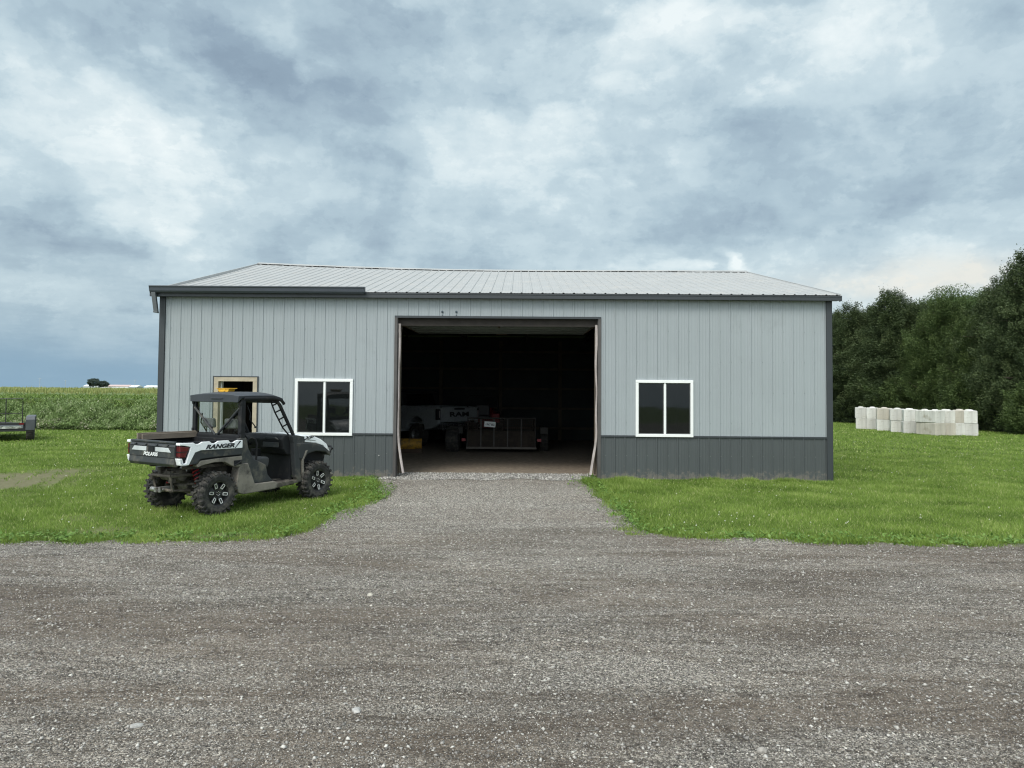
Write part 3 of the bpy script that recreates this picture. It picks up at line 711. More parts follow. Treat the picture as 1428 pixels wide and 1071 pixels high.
gx0, gx1 = X_(213, 410)+.06, X_(512, 415)
m = MB(); yg = YE-.018
prof = [(yg-.004, EZ+.035), (yg-.075, EZ+.035), (yg-.105, EZ+.075), (yg-.118, EZ+.15), (yg-.135, EZ+.165), (yg-.135, EZ+.19), (yg-.115, EZ+.19), (yg-.10, EZ+.08), (yg-.07, EZ+.05), (yg-.004, EZ+.05)]
m.prism(prof, gx0, gx1, 'x')
m.prism([(yg-.004, EZ+.035), (yg-.075, EZ+.035), (yg-.105, EZ+.075), (yg-.135, EZ+.19), (yg-.004, EZ+.19)], gx0, gx0+.01, 'x')
m.prism([(yg-.004, EZ+.035), (yg-.075, EZ+.035), (yg-.105, EZ+.075), (yg-.135, EZ+.19), (yg-.004, EZ+.19)], gx1-.01, gx1, 'x')
gut = B(m, 'gutter', gutm, bevel=.006)
m = MB(); ztop = EZ+.04; dn = inv(224, 438, Y=WY).z
m.prism([(gx0+.04, ztop), (gx0+.135, ztop), (gx0+.20, dn+.03), (gx0+.19, dn), (gx0+.11, dn+.02)], yg-.10, yg-.03, 'y')
m.box((gx0+.152, yg-.065, dn+.02), (.10, .08, .035), rot=Matrix.Rotation(.15, 3, 'Y'))
B(m, 'downspout', pm('downspout_paint', (.075,.085,.088), .5), gut, bevel=.006)
# big door: header, jambs, seals, raised door sections
m = MB(); m.b2((DO[0]-.03, WY-.03, DO[2]-.02), (DO[1]+.03, WY+.10, DO[2]+.03)); B(m, 'door_header', trimd)
m = MB(); m.b2((DO[0], WY+.10, DO[2]-.19), (DO[1], WY+.14, DO[2]-.02)); B(m, 'header_board', brown)
for s, x in ((1, DO[0]), (-1, DO[1])):
    m = MB(); m.b2((x-s*.03, WY-.034, -.02), (x+s*.035, WY+.012, DO[2]-.02)); m.b2((x, WY+.012, -.02), (x+s*.045, WY+.16, DO[2]-.02))
    B(m, 'door_jamb', pm('jamb_metal', (.075,.07,.067), .6, var=.2, scale=3))
    m = MB(); pts = []
    for i in range(25):
        f = i/24; z = .10+(DO[2]-.25)*f
        if s > 0: o_ = .055+.12*max(0, (.28-f)/.28)**1.8+.004*math.sin(f*17)
        else: o_ = .05+.010*math.exp(-((f-.66)/.12)**2)+.12*max(0, (.30-f)/.30)**1.7+.008*math.sin(f*19)
        pts.append((x+s*o_, z))
    w_ = .040
    prof = [(a, z) for a, z in pts]+[(a+s*w_*(.75+.25*math.sin(z*2+1)), z) for a, z in reversed(pts)]
    if s > 0: prof = prof[::-1]
    m.prism(prof, WY+.03, WY+.045); m.prism([(a+(.012 if s > 0 else -.012), z) for a, z in prof], WY+.05, WY+.058)
    B(m, 'weather_seal', sealm)
dp = pm('door_panel', (.15,.175,.17), .6, var=.1)
for k in range(5):
    m = MB(); y = WY+.45+k*.56; z = DO[2]-.10+.0*k
    m.box(((DO[0]+DO[1])/2, y, z), (DO[1]-DO[0]-.16, .545, .045)); m.box(((DO[0]+DO[1])/2, y-.22, z-.03), (DO[1]-DO[0]-.2, .05, .02)); m.box(((DO[0]+DO[1])/2, y+.22, z-.03), (DO[1]-DO[0]-.2, .05, .02))
    B(m, 'door_section', dp, bevel=.006)
m = MB(); m.tube([((DO[0]+DO[1])/2, WY+.3, DO[2]-.15), ((DO[0]+DO[1])/2, WY+3.6, DO[2]-.02)], .03, 6); m.box(((DO[0]+DO[1])/2, WY+3.6, DO[2]+.0), (.3, .4, .2))
B(m, 'door_opener', timber)
for s, x in ((1, DO[0]+.02), (-1, DO[1]-.02)):
    m = MB(); m.tube([(x+s*.06, WY+.2, .1), (x+s*.06, WY+.2, DO[2]-.4), (x+s*.06, WY+.35, DO[2]-.15), (x+s*.06, WY+3.4, DO[2]-.1)], .022, 6); B(m, 'door_track', timber)
# bolts left above the big door
for px in (617, 636.5):
    m = MB(); p = inv(px, 435, Y=WY); m.lathe([(0, WY-.034), (.02, WY-.032), (.026, WY-.022), (.026, WY)], 10, 'y', (p.x, 0, p.z)); m.box((p.x, WY-.012, p.z-.075), (.018, .02, .02))
    B(m, 'bolt', pm('bolt_metal', (.05,.07,.085), .5, .5))
m = MB(); p = inv(528.5, 635, Y=WY); m.box((p.x, WY-.024, p.z), (.03, .008, .022)); B(m, 'patch_sticker', pm('sticker', (.34,.34,.33), .5))
# windows
def glassmat():
    m, nt, b, out = nt_new('window_glass')
    b.inputs['Base Color'].default_value = (.012,.014,.014,1); b.inputs['Roughness'].default_value = .03; b.inputs['Specular IOR Level'].default_value = .7
    t = nt.nodes.new('ShaderNodeBsdfTransparent'); t.inputs[0].default_value = (.35,.38,.38,1)
    x = nt.nodes.new('ShaderNodeMixShader'); x.inputs[0].default_value = .55
    nt.links.new(t.outputs[0], x.inputs[1]); nt.links.new(b.outputs[0], x.inputs[2]); nt.links.new(x.outputs[0], out.inputs[0])
    bump(nt, b, noise(nt, objco(nt), 1.6, 2), .05, .02); return m
glass = glassmat(); screenm = pm('insect_screen', (.012,.012,.013), .9)
for (a, b_, z0, z1) in (W1, W2):
    m = MB(); fw = .065; fo = .03
    for lo, hi in (((a-fo, WY-.05, z0-fo), (b_+fo, WY+.02, z0+fw-fo)), ((a-fo, WY-.05, z1-fw+fo), (b_+fo, WY+.02, z1+fo)),
                   ((a-fo, WY-.05, z0+fw-fo), (a+fw-fo, WY+.02, z1-fw+fo)), ((b_-fw+fo, WY-.05, z0+fw-fo), (b_+fo, WY+.02, z1-fw+fo))): m.b2(lo, hi)
    win = B(m, 'window', white, bevel=.006)
    mid = (a+b_)/2+.01; lo, hi = z0+fw-fo, z1-fw+fo; xa, xb = a+fw-fo, b_-fw+fo
    m = MB(); m.b2((mid-.022, WY-.035, lo), (mid+.026, WY+.01, hi)); B(m, 'mullion', white, win, bevel=.004)
    for s0, s1, yy_ in ((xa, mid-.022, WY-.004), (mid+.026, xb, WY-.018)):
        m = MB(); t_ = .018
        m.b2((s0, yy_-.008, lo), (s1, yy_+.008, lo+t_), 1); m.b2((s0, yy_-.008, hi-t_), (s1, yy_+.008, hi), 1); m.b2((s0, yy_-.008, lo+t_), (s0+t_, yy_+.008, hi-t_), 1); m.b2((s1-t_, yy_-.008, lo+t_), (s1, yy_+.008, hi-t_), 1)
        m.b2((s0+t_, yy_-.003, lo+t_), (s1-t_, yy_+.003, hi-t_), 0); B(m, 'pane', [glass, pm('sash', (.10,.105,.105), .6)], win)
# walk door: cream lumber frame, door swung inward
a, b_, _, zt = WD; m = MB()
for lo, hi in (((a-.045, WY-.03, -.02), (a+.06, WY+.14, zt-.055)), ((b_-.055, WY-.03, -.02), (b_+.045, WY+.14, zt-.055)), ((a-.045, WY-.03, zt-.055), (b_+.045, WY+.14, zt+.045))): m.b2(lo, hi)
wdoor = B(m, 'walk_door_frame', cream, bevel=.004)
m = MB(); m.b2((a-.065, WY-.035, -.02), (a-.045, WY-.001, zt+.065)); m.b2((b_+.045, WY-.035, -.02), (b_+.065, WY-.001, zt+.065)); m.b2((a-.045, WY-.035, zt+.045), (b_+.045, WY-.001, zt+.065)); B(m, 'frame_edge_trim', trimd, wdoor)
m = MB(); m.b2((a+.062, WY+.10, .0), (a+.092, WY+.15, zt-.06)); B(m, 'door_stop', white, wdoor)
m = MB(); m.box((a-.36, WY+.62, zt/2), (.045, .95, zt-.1), rot=Matrix.Rotation(R(52), 3, 'Z')); B(m, 'open_door', white, wdoor, bevel=.004)
# clutter seen through the left window: shelf and pale sheets
def thingbox(name, label, cat, parts):
    pass

# ================================================================== INSIDE THE BARN
black = pm('matt_black', (.018,.018,.019), .55, var=.2)
rubber = pm('rubber', (.028,.027,.026), .85, var=.25, scale=12, bs=.3, dirt=(.09,.08,.065), dirtamt=.35, dscale=8)
tw = pm('truck_white', (.30,.32,.33), .3, var=.04, spec=.6)
def wheel_simple(par, x, y, z, r, w, rimc, dual=False, name='wheel'):
    m = MB(); rr = r*.58
    m.lathe([(rr, -w/2), (r*.93, -w/2), (r, -w*.36), (r, w*.36), (r*.93, w/2), (rr, w/2)], 28, 'y', close=True)
    for k in range(26):
        a = 2*math.pi*k/26
        m.box((math.cos(a)*(r+.004), 0, math.sin(a)*(r+.004)), (.022, w*.9, r*.13), rot=Matrix.Rotation(-a, 3, 'Y'))
    o = m.build(name, rubber, par, loc=(x, y, z))
    m = MB(); m.lathe([(0, -w*.30), (r*.16, -w*.34), (r*.2, -w*.2), (rr*.8, -w*.15), (rr, -w*.48), (rr+.01, -w*.5), (rr, w*.48), (0, w*.3)], 24)
    for k in range(8):
        a = 2*math.pi*k/8; m.box((math.cos(a)*rr*.55, -w*.24, math.sin(a)*rr*.55), (rr*.75, .03, r*.10), rot=Matrix.Rotation(-a, 3, 'Y'))
    m.build('rim', rimc, o, smooth=True); return o
# white pickup, seen from its rear left corner
tc = inv(607, 590, Y=24.3); ptr = empty('pickup_truck', (tc.x+.05, tc.y+.2, 0), R(137), 'white pickup truck parked in the dark at the left inside the barn', 'pickup truck')
# local: x forward, y left; origin at the rear-left corner on the ground, body spans y 0..-1.98
# (the truck's left flank faces the door: heading runs left and away)
m = MB(); Wt = 1.98
side = [(0,.85),(.02,1.42),(2.05,1.45),(2.05,.62),(1.72,.62)]
for k in range(13):
    a = math.pi*k/12; side.append((1.22+.5*math.cos(a), .62+.46*math.sin(a)))
side += [(.72,.62),(.28,.70)]
m.prism(side, -.02, -.14); m.prism(side, -Wt+.02, -Wt+.14); m.b2((.12, -Wt+.14, .80), (2.0, -.14, .86)); m.b2((1.94, -Wt+.14, .86), (2.04, -.14, 1.44))
bed = m.build('cargo_bed', tw, ptr, bevel=.02)
m = MB(); m.b2((-.03, -Wt+.12, .90), (.05, -.12, 1.42)); tg = m.build('tailgate', tw, ptr, bevel=.02)
m = MB(); m.b2((-.045, -Wt+.75, 1.33), (-.03, -.75, 1.39)); m.build('tailgate_handle', black, tg)
text('RAM', .23, black, basis((0,-1,0), (0,0,1), (-.036, -Wt/2, 1.16)), tg, sx=2.0, bold=.008, shear=0)
red = pm('lamp_red', (.16,.008,.008), .25)
for y in (-.075, -Wt+.075):
    m = MB(); m.b2((-.02, y-.07, .98), (.12, y+.078, 1.36)); o = m.build('tail_lamp', black, ptr, bevel=.02)
    m = MB(); m.b2((-.028, y-.02, 1.05), (-.02, y+.02, 1.30)); m.build('lamp_lens', pm('lens_clear', (.35,.3,.3), .2), o)
m = MB(); m.prism([(-.2,.62),(-.2,.84),(.03,.86),(.03,.66)], -.06, -Wt+.06); m.build('bumper', pm('chrome', (.45,.46,.47), .25, .9), ptr, bevel=.03)
m = MB(); gh = [(2.08,1.425),(2.22,1.93),(2.5,1.98),(3.7,1.96),(4.35,1.425)]; m.prism(gh, -.09, -Wt+.09); m.build('greenhouse', pm('dark_roof', (.035,.038,.040), .4), ptr, bevel=.04); m = MB(); cabp = [(2.08,.50),(2.08,1.43),(4.35,1.42),(5.35,1.32),(5.72,1.15),(5.75,.55),(5.3,.5)]
for k in range(11):
    a = math.pi*k/10; cabp.append((4.78+.48*math.cos(a), .5+.42*math.sin(a)))
m.prism(cabp, -.06, -Wt+.06); m.build('cab', tw, ptr, bevel=.05)
gl_ = pm('dark_glass', (.01,.011,.012), .08, spec=.8)
for y, s in ((-.082, 1), (-Wt+.082, -1)):
    m = MB(); m.prism([(2.36,1.44),(2.42,1.88),(2.95,1.90),(2.95,1.44)], y, y+s*.006); m.prism([(3.05,1.44),(3.05,1.90),(3.66,1.90),(4.15,1.46)], y, y+s*.006); m.build('side_window', gl_, ptr)
m = MB(); m.add([(2.075,-.3,1.46),(2.075,-Wt+.3,1.46),(2.20,-Wt+.35,1.88),(2.20,-.35,1.88)], [(0,1,2,3)]); m.build('rear_window', gl_, ptr)
m = MB(); m.tube([(3.0, -.05, 1.5), (3.5, .12, 1.55)], .02, 6); m.box((3.55, .2, 1.58), (.12, .26, .3)); m.build('mirror', black, ptr, bevel=.02)
for x in (1.22, 4.78):
    for y in (-.17, -Wt+.17): wheel_simple(ptr, x, y, .41, .41, .27, pm('truck_rim', (.2,.2,.2), .4, .7)).scale = (1, 1 if y < -1 else -1, 1)
# yellow plow blade on the floor
pb_ = inv(565, 633, Z=0); yb = empty('plow_blade', (pb_.x-.02, pb_.y+.1, 0), R(4), 'worn yellow steel plow blade on the dirt floor just inside the big door', 'plow blade')
yel = pm('worn_yellow', (.50,.27,.035), .6, var=.2, scale=4, dirt=(.10,.07,.04), dirtamt=.45, dscale=5)
m = MB(); prof = [(.06-.10*math.sin(math.pi*i/8), .13+.34*i/8) for i in range(9)]; prof = prof+[(a+.02, z) for a, z in reversed(prof)]
m.prism([(a, b) for a, b in prof], -.62, .52, 'x'); m.build('blade', yel, yb)
m = MB(); m.b2((-.62, .02, .02), (.52, .055, .14)); m.build('cutting_edge', pm('rusty_edge', (.07,.045,.03), .8), yb)
m = MB()
for x in (-.5, -.05, .42): m.prism([(.08, .1), (.08, .45), (.2, .32), (.22, .12)], x-.015, x+.015, 'x')
m.b2((-.55, .2, .12), (.47, .27, .2)); m.build('brace', yel, yb)
# low steel trailer with a mesh tail gate
tcx = inv(699, 627, Y=22.9); it = empty('utility_trailer', (tcx.x, 22.9, 0), R(0), 'low dark steel trailer with mesh tailgate and white plate, inside the barn', 'trailer')
dk = pm('dark_frame', (.075,.072,.068), .6, var=.3); mesh_ = pm('rusty_mesh', (.036,.026,.019), .8, var=.4, scale=6)
hw = 1.10; m = MB()
m.tube([(-hw, 0, .17), (-hw, 0, 1.13), (hw, 0, 1.13), (hw, 0, .17)], .022, 4); m.box((0, 0, .17), (2*hw+.06, .06, .06), 1)
for x in (-.66, -.24, .2, .64): m.box((x, .01, .65), (.035, .03, .96))
gate = m.build('tailgate', [dk, pm('worn_rail', (.12,.105,.09), .6)], it)
m = MB()
for k in range(36): m.box((-hw+2*hw*(k+.5)/36, .03, .65), (.012, .006, .94), 0)
for k in range(16): m.box((0, .037, .2+.93*(k+.5)/16), (2*hw-.05, .006, .012), 0)
m.b2((-hw+.03, .06, .2), (hw-.03, .075, .72), 0)
m.build('mesh_panel', mesh_, gate)
m = MB(); m.b2((-hw, .09, .42), (hw, 3.4, .50)); m.b2((-hw, .09, .5), (-hw+.04, 3.4, .95)); m.b2((hw-.04, .09, .5), (hw, 3.4, .95)); m.tube([(-.5, 3.4, .45), (0, 4.6, .45), (.5, 3.4, .45)], .05, 6); m.build('deck', mesh_, it)
for s in (-1, 1):
    wheel_simple(it, s*(hw+(.5 if s < 0 else .3)), .45 if s < 0 else .9, .40, .40, .42 if s < 0 else .26, dk).rotation_euler = (0, 0, R(90) if s > 0 else R(-90))
    m = MB(); m.prism([(.2,.62),(.35,.82),(1.15,.82),(1.3,.62),(1.26,.62),(1.12,.78),(.38,.78),(.24,.62)], s*(hw+.16), s*(hw+.62 if s < 0 else hw+.4), 'x'); m.build('fender', dk, it)
    m = MB(); m.box((s*(hw+.12), .1, .42), (.12, .04, .09)); m.build('tail_lamp', pm('lamp_red_dull', (.30,.02,.03), .4), it)
m = MB(); m.box((0, 0, 0), (.36, .008, .17)); pl = m.build('licence_plate', pm('plate_white', (.86,.88,.88), .5, var=.05), it, loc=(-.37, -.032, .93)); pl.rotation_euler = (0, R(4), 0)
tx = pm('plate_ink', (.03,.04,.08), .6)
text('1567 EC', .085, tx, basis((1,0,0), (0,0,1), (0, -.006, -.01)), pl, bold=.002)
# small red tractor standing behind the trailer
rt = empty('garden_tractor', (-1.35, 26.8, 0), R(180), 'small red tractor with a roll bar in the dark behind the low trailer', 'tractor')
rt.location.x = inv(674, 560, Y=26.3).x
redp = pm('tractor_red', (.22,.018,.02), .5)
m = MB(); m.prism([(-.9,.95),(-.9,1.34),(-.2,1.36),(0,1.1),(.0,.6),(-.9,.6)], -.36, .36, 'x'); m.build('hood', redp, rt, bevel=.04)
m = MB(); m.prism([(.05,.75),(1.0,.75),(1.05,1.18),(.4,1.25),(.05,1.0)], -.62, -.35, 'x'); m.prism([(.05,.75),(1.0,.75),(1.05,1.18),(.4,1.25),(.05,1.0)], .35, .62, 'x'); m.build('fender', redp, rt, bevel=.03)
m = MB(); m.tube([(-.55,.9,.7),(-.55,.92,1.75),(-.45,.92,1.82),(.45,.92,1.82),(.55,.92,1.75),(.55,.9,.7)], .032, 6); m.tube([(-.55,0,1.3),(-.55,.92,1.62)], .02, 6); m.build('roll_bar', black, rt)
m = MB(); m.b2((-.25,.35,1.0),(.25,.8,1.1)); m.b2((-.25,.75,1.1),(.25,.85,1.5)); m.build('seat', black, rt, bevel=.03)
m = MB(); m.tube([(0,.0,1.2),(0,.18,1.42)], .02, 6); m.lathe([(.17,0),(.19,.01),(.17,.02)], 16, 'z', (0,.18,1.42)); m.build('steering_wheel', black, rt)
for s in (-1, 1):
    wheel_simple(rt, s*.62, .55, .55, .55, .3, redp).rotation_euler = (0, 0, R(90)*s); wheel_simple(rt, s*.5, -.8, .33, .33, .2, redp).rotation_euler = (0, 0, R(90)*s)
# workbench and stacked pale boards behind the left window
wb = empty('workbench', (X_(452)*1.08, 17.9, 0), 0, 'wooden workbench with clutter inside the barn behind the window beside the big door', 'workbench')
m = MB(); m.b2((-.9,-.35,.85),(.9,.35,.90)); m.build('bench_top', pm('bench_wood', (.3,.26,.2), .7), wb)
for x in (-.82, .82):
    for y in (-.3, .3):
        m = MB(); m.box((x, y, .425), (.08, .08, .85)); m.build('leg', timber, wb)

# ================================================================== TRAILER AT THE LEFT EDGE
g0 = inv(33, 615, Z=0); TY = g0.y+.3
lt = empty('landscape_trailer', (g0.x-1.27*math.cos(R(33)), g0.y+.35-1.27*math.sin(R(33)), 0), R(33), 'black open landscape trailer with upright ramp gate at the left edge of the lawn', 'trailer')
tb = pm('trailer_black', (.022,.022,.024), .5, var=.2); tg2 = pm('trailer_grey', (.075,.08,.09), .45, var=.15)
gh_ = 2-(557-541)/FPX*TY; zb = 2-(591-541)/FPX*TY
hw = 1.02
m = MB(); m.tube([(-hw, -.3, zb), (-hw, -.3, gh_), (hw, -.3, gh_), (hw, -.3, zb)], .022, 6)
for k in range(1, 4): m.tube([(-hw+2*hw*k/4, -.3, zb), (-hw+2*hw*k/4, -.3, gh_)], .018, 6)
m.tube([(-hw, -.3, (gh_+zb)/2-.08), (hw, -.3, (gh_+zb)/2-.08)], .012, 6); m.build('ramp_gate', tb, lt)
m = MB(); m.b2((-1.15, -.35, zb-.05), (1.15, -.22, zb+.03)); m.b2((-1.15, -.3, .42), (-1.05, -.2, zb)); m.b2((1.05, -.3, .42), (1.12, -.2, zb)); m.b2((-1.15, -.3, .36), (1.15, -.22, .43)); m.b2((.0, -.3, .42), (.12, -.2, zb-.04))
m.b2((-1.1, -.22, .43), (1.1, 4.4, .47)); m.tube([(-1.1,-.2,zb+.0),(-1.1,4.4,zb+.0)], .03, 4); m.tube([(1.1,-.2,zb+.0),(1.1,4.4,zb+.0)], .03, 4)
m.tube([(-.7,4.4,.45),(0,5.6,.45),(.7,4.4,.45)], .05, 6); m.build('frame', tb, lt, bevel=.005)
m = MB(); m.b2((.16, -.315, .47), (1.02, -.303, .56)); m.build('rear_board', pm('white_board', (.62,.64,.60), .6, dirt=(.15,.15,.13), dirtamt=.5, dscale=9), lt)
for s in (-1, 1):
    for yy_ in (.05, .95): wheel_simple(lt, s*1.26, yy_, .34, .34, .24, tg2).rotation_euler = (0, 0, R(90)*s)
    m = MB(); m.prism([(-.46,.40),(-.46,.80),(-.36,.92),(1.4,.92),(1.5,.80),(1.5,.42),(1.45,.42),(1.42,.80),(-.36,.88),(-.42,.78),(-.42,.40)], s*1.13, s*1.42, 'x'); m.build('fender', tg2, lt, bevel=.015)
    m = MB(); m.box((s*1.0, -.37, zb-.01), (.14, .03, .06)); m.build('tail_lamp', red, lt)

# ================================================================== CONCRETE BLOCKS
conc = []
for k, c in enumerate([(.62,.61,.57), (.56,.55,.52), (.66,.655,.62), (.50,.465,.40)]):
    conc.append(pm('cast_concrete', c, .9, var=.1, scale=3, bs=.3, bscale=20, streak=(5, 5, .6), dirt=(.30,.27,.21), dirtamt=.22, dscale=2.5))
def block(px, py, ang, L, zl, mat, label, seed, bw=.61):
    p = inv(px, py, Z=0); s = .61; r = random.Random(seed)
    o = MB(); e = empty('concrete_block', (p.x, p.y, zl), R(ang), label, 'concrete block', 'concrete blocks stacked two high by the trees')
    o.prism([(0,.02),(.02,0),(bw-.02,0),(bw,.02),(bw,s-.03),(bw-.03,s),(.03,s),(0,s-.03)], 0, L, 'y')
    o.build('block_body', mat, e, bevel=.012)
    if zl > .3 or True:
        kn = MB(); n_ = 2 if L > 1 else 1
        for k in range(n_):
            yk = L*(k+.5)/n_
            kn.lathe([(.15, s), (.135, s+.03), (.10, s+.05), (0, s+.055)], 14, 'z', (bw/2, yk, 0))
        if zl > .3: kn.build('locating_knob', mat, e, smooth=True)
    e.rotation_euler.x = R(r.uniform(-.6, .6)); return e
BL = [  # px of the near left corner, py, turn, length, look
 (1193.5, 598, 8, 1.2, 0, 'pale cream concrete block at the far left end of the stack'),
 (1208.5, 598.8, 7, 1.2, 1, 'grey concrete block second from the left end of the stack'),
 (1223, 600.6, 10, 1.2, 2, 'bright concrete block third from the left end of the stack'),
 (1242.5, 602.6, 10, 1.2, 0, 'concrete block fourth from the left end of the stack'),
 (1260, 604.2, 12, 1.2, 1, 'brown stained concrete block just left of the dark gap in the stack'),
 (1304.5, 607.6, 42, 1.2, 3, 'corner concrete block turning its long white face to the left'),
 (1314.5, 607, 12, 1.2, 3, 'narrow brownish concrete block right of the turned corner block'),
 (1330, 607, 30, 1.2, 2, 'smooth pale concrete block second from the right end of the stack'),
 (1345.5, 607.5, 2, 1.2, 1, 'weathered grey concrete block at the right end of the stack')]
BA = [(-25,.61),(-26,.60),(-23,.78),(-24,.72),(-20,.66),(15,.61),(-22,.56),(-27,.56),(-25,.56)]
for k, (px, py, an, L, mi, lab) in enumerate(BL):
    an, bw_ = BA[k]
    for lev in (0, 1):
        block(px+(rnd.uniform(-1, 1) if lev else 0), py, an+rnd.uniform(-2, 2), L, lev*.613, conc[(mi+lev) % 4], lab+(', upper layer' if lev else ', lower layer'), k*2+lev, bw_)
# ================================================================== UTILITY VEHICLE (local: x forward, y left, z up; origin under the rear axle)
US = 1.02; UH = R(-31)+R(90)                # heading of local +x
rr_ = inv(304, 717.5, Z=0); Rz = Matrix.Rotation(UH, 3, 'Z')
uo = Vector((rr_.x+.055, rr_.y-.05, 0))-Rz @ Vector((0, -.77*US, 0))
utv = empty('utility_vehicle', (uo.x, uo.y, -.012), UH, 'muddy white and black two seat utility vehicle with cargo bed on the grass', 'utility vehicle')
utv.scale = (1.02, 1.0, 1.055)
pw = pm('white_plastic', (.88,.90,.92), .3, var=.03, dirt=(.42,.39,.33), dirtamt=.08, dscale=5)
pg_ = pm('charcoal_plastic', (.038,.042,.045), .5, spec=.35, var=.1, scale=3, dirt=(.13,.12,.10), dirtamt=.25, dscale=4)
pk = pm('black_plastic', (.016,.017,.019), .6, spec=.22, var=.15, scale=4, dirt=(.045,.042,.038), dirtamt=.15, dscale=6)
pkr = pm('roof_plastic', (.038,.042,.052), .42, var=.1, scale=4, bs=.1, bscale=90)
mud = pm('muddy_plastic', (.215,.195,.165), .85, var=.2, scale=5, bs=.4, bscale=30, dirt=(.06,.055,.05), dirtamt=.35, dscale=4)
mudd = pm('muddy_metal', (.075,.066,.055), .8, var=.3, scale=9, bs=.4, dirt=(.17,.15,.12), dirtamt=.35, dscale=9)
tyrem = pm('tyre_rubber', (.030,.029,.028), .85, var=.3, scale=12, bs=.4, bscale=60, dirt=(.11,.10,.085), dirtamt=.35, dscale=6)
rimd = pm('rim_black', (.030,.030,.031), .45, .3, dirt=(.15,.14,.12), dirtamt=.25, dscale=10)
rimb = pm('machined_edge', (.80,.80,.79), .35, .35)
metal = pm('bare_metal', (.42,.42,.41), .4, .7, dirt=(.12,.10,.08), dirtamt=.4, dscale=12)
redc = pm('spring_red', (.30,.02,.025), .5)
redl = pm('tail_lens', (.115,.008,.014), .22, spec=.6)
seatm = pm('seat_vinyl', (.045,.046,.048), .6, bs=.2)
def U(mb, name, mats, parent=utv, **k): return mb.build(name, mats, parent, **k)
# ---- wheels
def tyre_mb(r=.372, w=.27):
    m = MB(); ri = .205
    prof = [(ri, -w*.42), (ri+.03, -w*.49), (r*.80, -w*.52), (r*.92, -w*.44), (r*.945, -w*.25), (r*.95, 0), (r*.945, w*.25), (r*.92, w*.44), (r*.80, w*.52), (ri+.03, w*.49), (ri, w*.42)]
    m.lathe(prof, 40, 'y', close=True)
    n_ = 23
    for k in range(n_):
        for s in (-1, 1):
            a = 2*math.pi*(k+(.5 if s > 0 else 0))/n_
            Rk = Matrix.Rotation(-a, 4, 'Y')
            T = Rk @ Matrix.Translation((r*.965, s*w*.17, 0)) @ Matrix.Rotation(s*R(24), 4, 'X'); m.box((0, 0, 0), (.036, w*.36, .030), M=T)
            T = Rk @ Matrix.Translation((r*.945, s*w*.43, .014)) @ Matrix.Rotation(s*R(-22), 4, 'Z') @ Matrix.Rotation(s*R(10), 4, 'X'); m.box((0, 0, -.006), (.052, w*.20, .040 if k % 2 else .032), M=T)
            if k % 2 == 0:
                T = Rk @ Matrix.Translation((r*.84, s*w*.525, .0)); m.box((0, 0, 0), (.055, .014, .045), M=T)
    return m
def rim_mb(w=.27):
    m = MB(); f = -w*.36       # outer face at -y
    m.lathe([(.0, f+.01), (.045, f-.012), (.05, f+.0), (.058, f+.015), (.17, f+.055), (.19, f+.02), (.195, f-.015), (.208, f-.022), (.21, f+.03), (.19, w*.35), (.208, w*.42), (.05, w*.2), (.0, w*.2)], 36, 'y')
    for k in range(6):
        a = 2*math.pi*k/6
        T = Matrix.Rotation(-a, 4, 'Y') @ Matrix.Translation((.12, f+.012, 0)); m.box((0, 0, 0), (.135, .035, .062), M=T @ Matrix.Rotation(R(-10), 4, 'Z'))
    return m
def accents_mb(w=.27):
    m = MB(); f = -w*.36-.012
    for k in range(6):
        a = 2*math.pi*k/6
        T = Matrix.Rotation(-a, 4, 'Y') @ Matrix.Translation((.140, f, 0)) @ Matrix.Rotation(R(-10), 4, 'Z')
        for z in (-.021, .021): m.box((0, -.002, z), (.082, .008, .009), M=T)
        m.box((-.041, -.002, 0), (.010, .008, .050), M=T)
        if k % 3: pass
        m.box((.041, -.002, 0), (.009, .008, .036), M=T)
    for k in range(6):
        a = 2*math.pi*(k+.5)/6; m.box((math.cos(a)*.032, f+.0, math.sin(a)*.032), (.008, .008, .008))
    return m
tyre_me = None
for x, lab in ((0, 'rear'), (2.06, 'front')):
    for s in (-1, 1):
        hub = MB(); hub.lathe([(0, -.03), (.05, -.03), (.06, .02), (.045, .14), (0, .14)], 16)
        h = U(hub, 'wheel', mudd, loc=(x, s*.635, .328))
        h.scale = (.88,)*3
        if tyre_me is None:
            t_ = U(tyre_mb(), 'tyre', tyrem, h); rm = U(rim_mb(), 'rim', rimd, h, smooth=True); ac = U(accents_mb(), 'rim_accent', rimb, h)
            tyre_me, rim_me, ac_me = t_.data, rm.data, ac.data
        else:
            for nm, me in (('tyre', tyre_me), ('rim', rim_me), ('rim_accent', ac_me)):
                o = bpy.data.objects.new(nm, me); col.objects.link(o); o.parent = h
        h.rotation_euler = (0, R({(0,-1):8, (0,1):40, (2.06,-1):22, (2.06,1):70}[(x, s)]), R(180) if s > 0 else 0)
# ---- running gear
m = MB()
m.b2((.42, -.52, .275), (1.68, .52, .33)); 
for s in (-1, 1):
    m.tube([(-.50, s*.24, .60), (-.1, s*.26, .60), (.45, s*.30, .42), (1.7, s*.30, .34), (2.5, s*.25, .42)], .028, 8)
    m.tube([(-.50, s*.24, .60), (-.45, s*.22, .38), (.1, s*.22, .33), (.5, s*.3, .33)], .022, 8)
    m.tube([(-.1, s*.26, .60), (.1, s*.36, .76), (.45, s*.5, .80)], .022, 8)
    m.tube([(2.4, s*.24, .36), (2.52, s*.24, .8)], .024, 8); m.tube([(1.75, s*.3, .35), (1.85, s*.34, .9)], .024, 8)
m.tube([(-.5, -.26, .60), (-.5, .26, .60)], .026, 8); m.tube([(-.45, -.22, .38), (-.45, .22, .38)], .024, 8); m.tube([(.15, -.36, .76), (.15, .36, .76)], .022, 8)
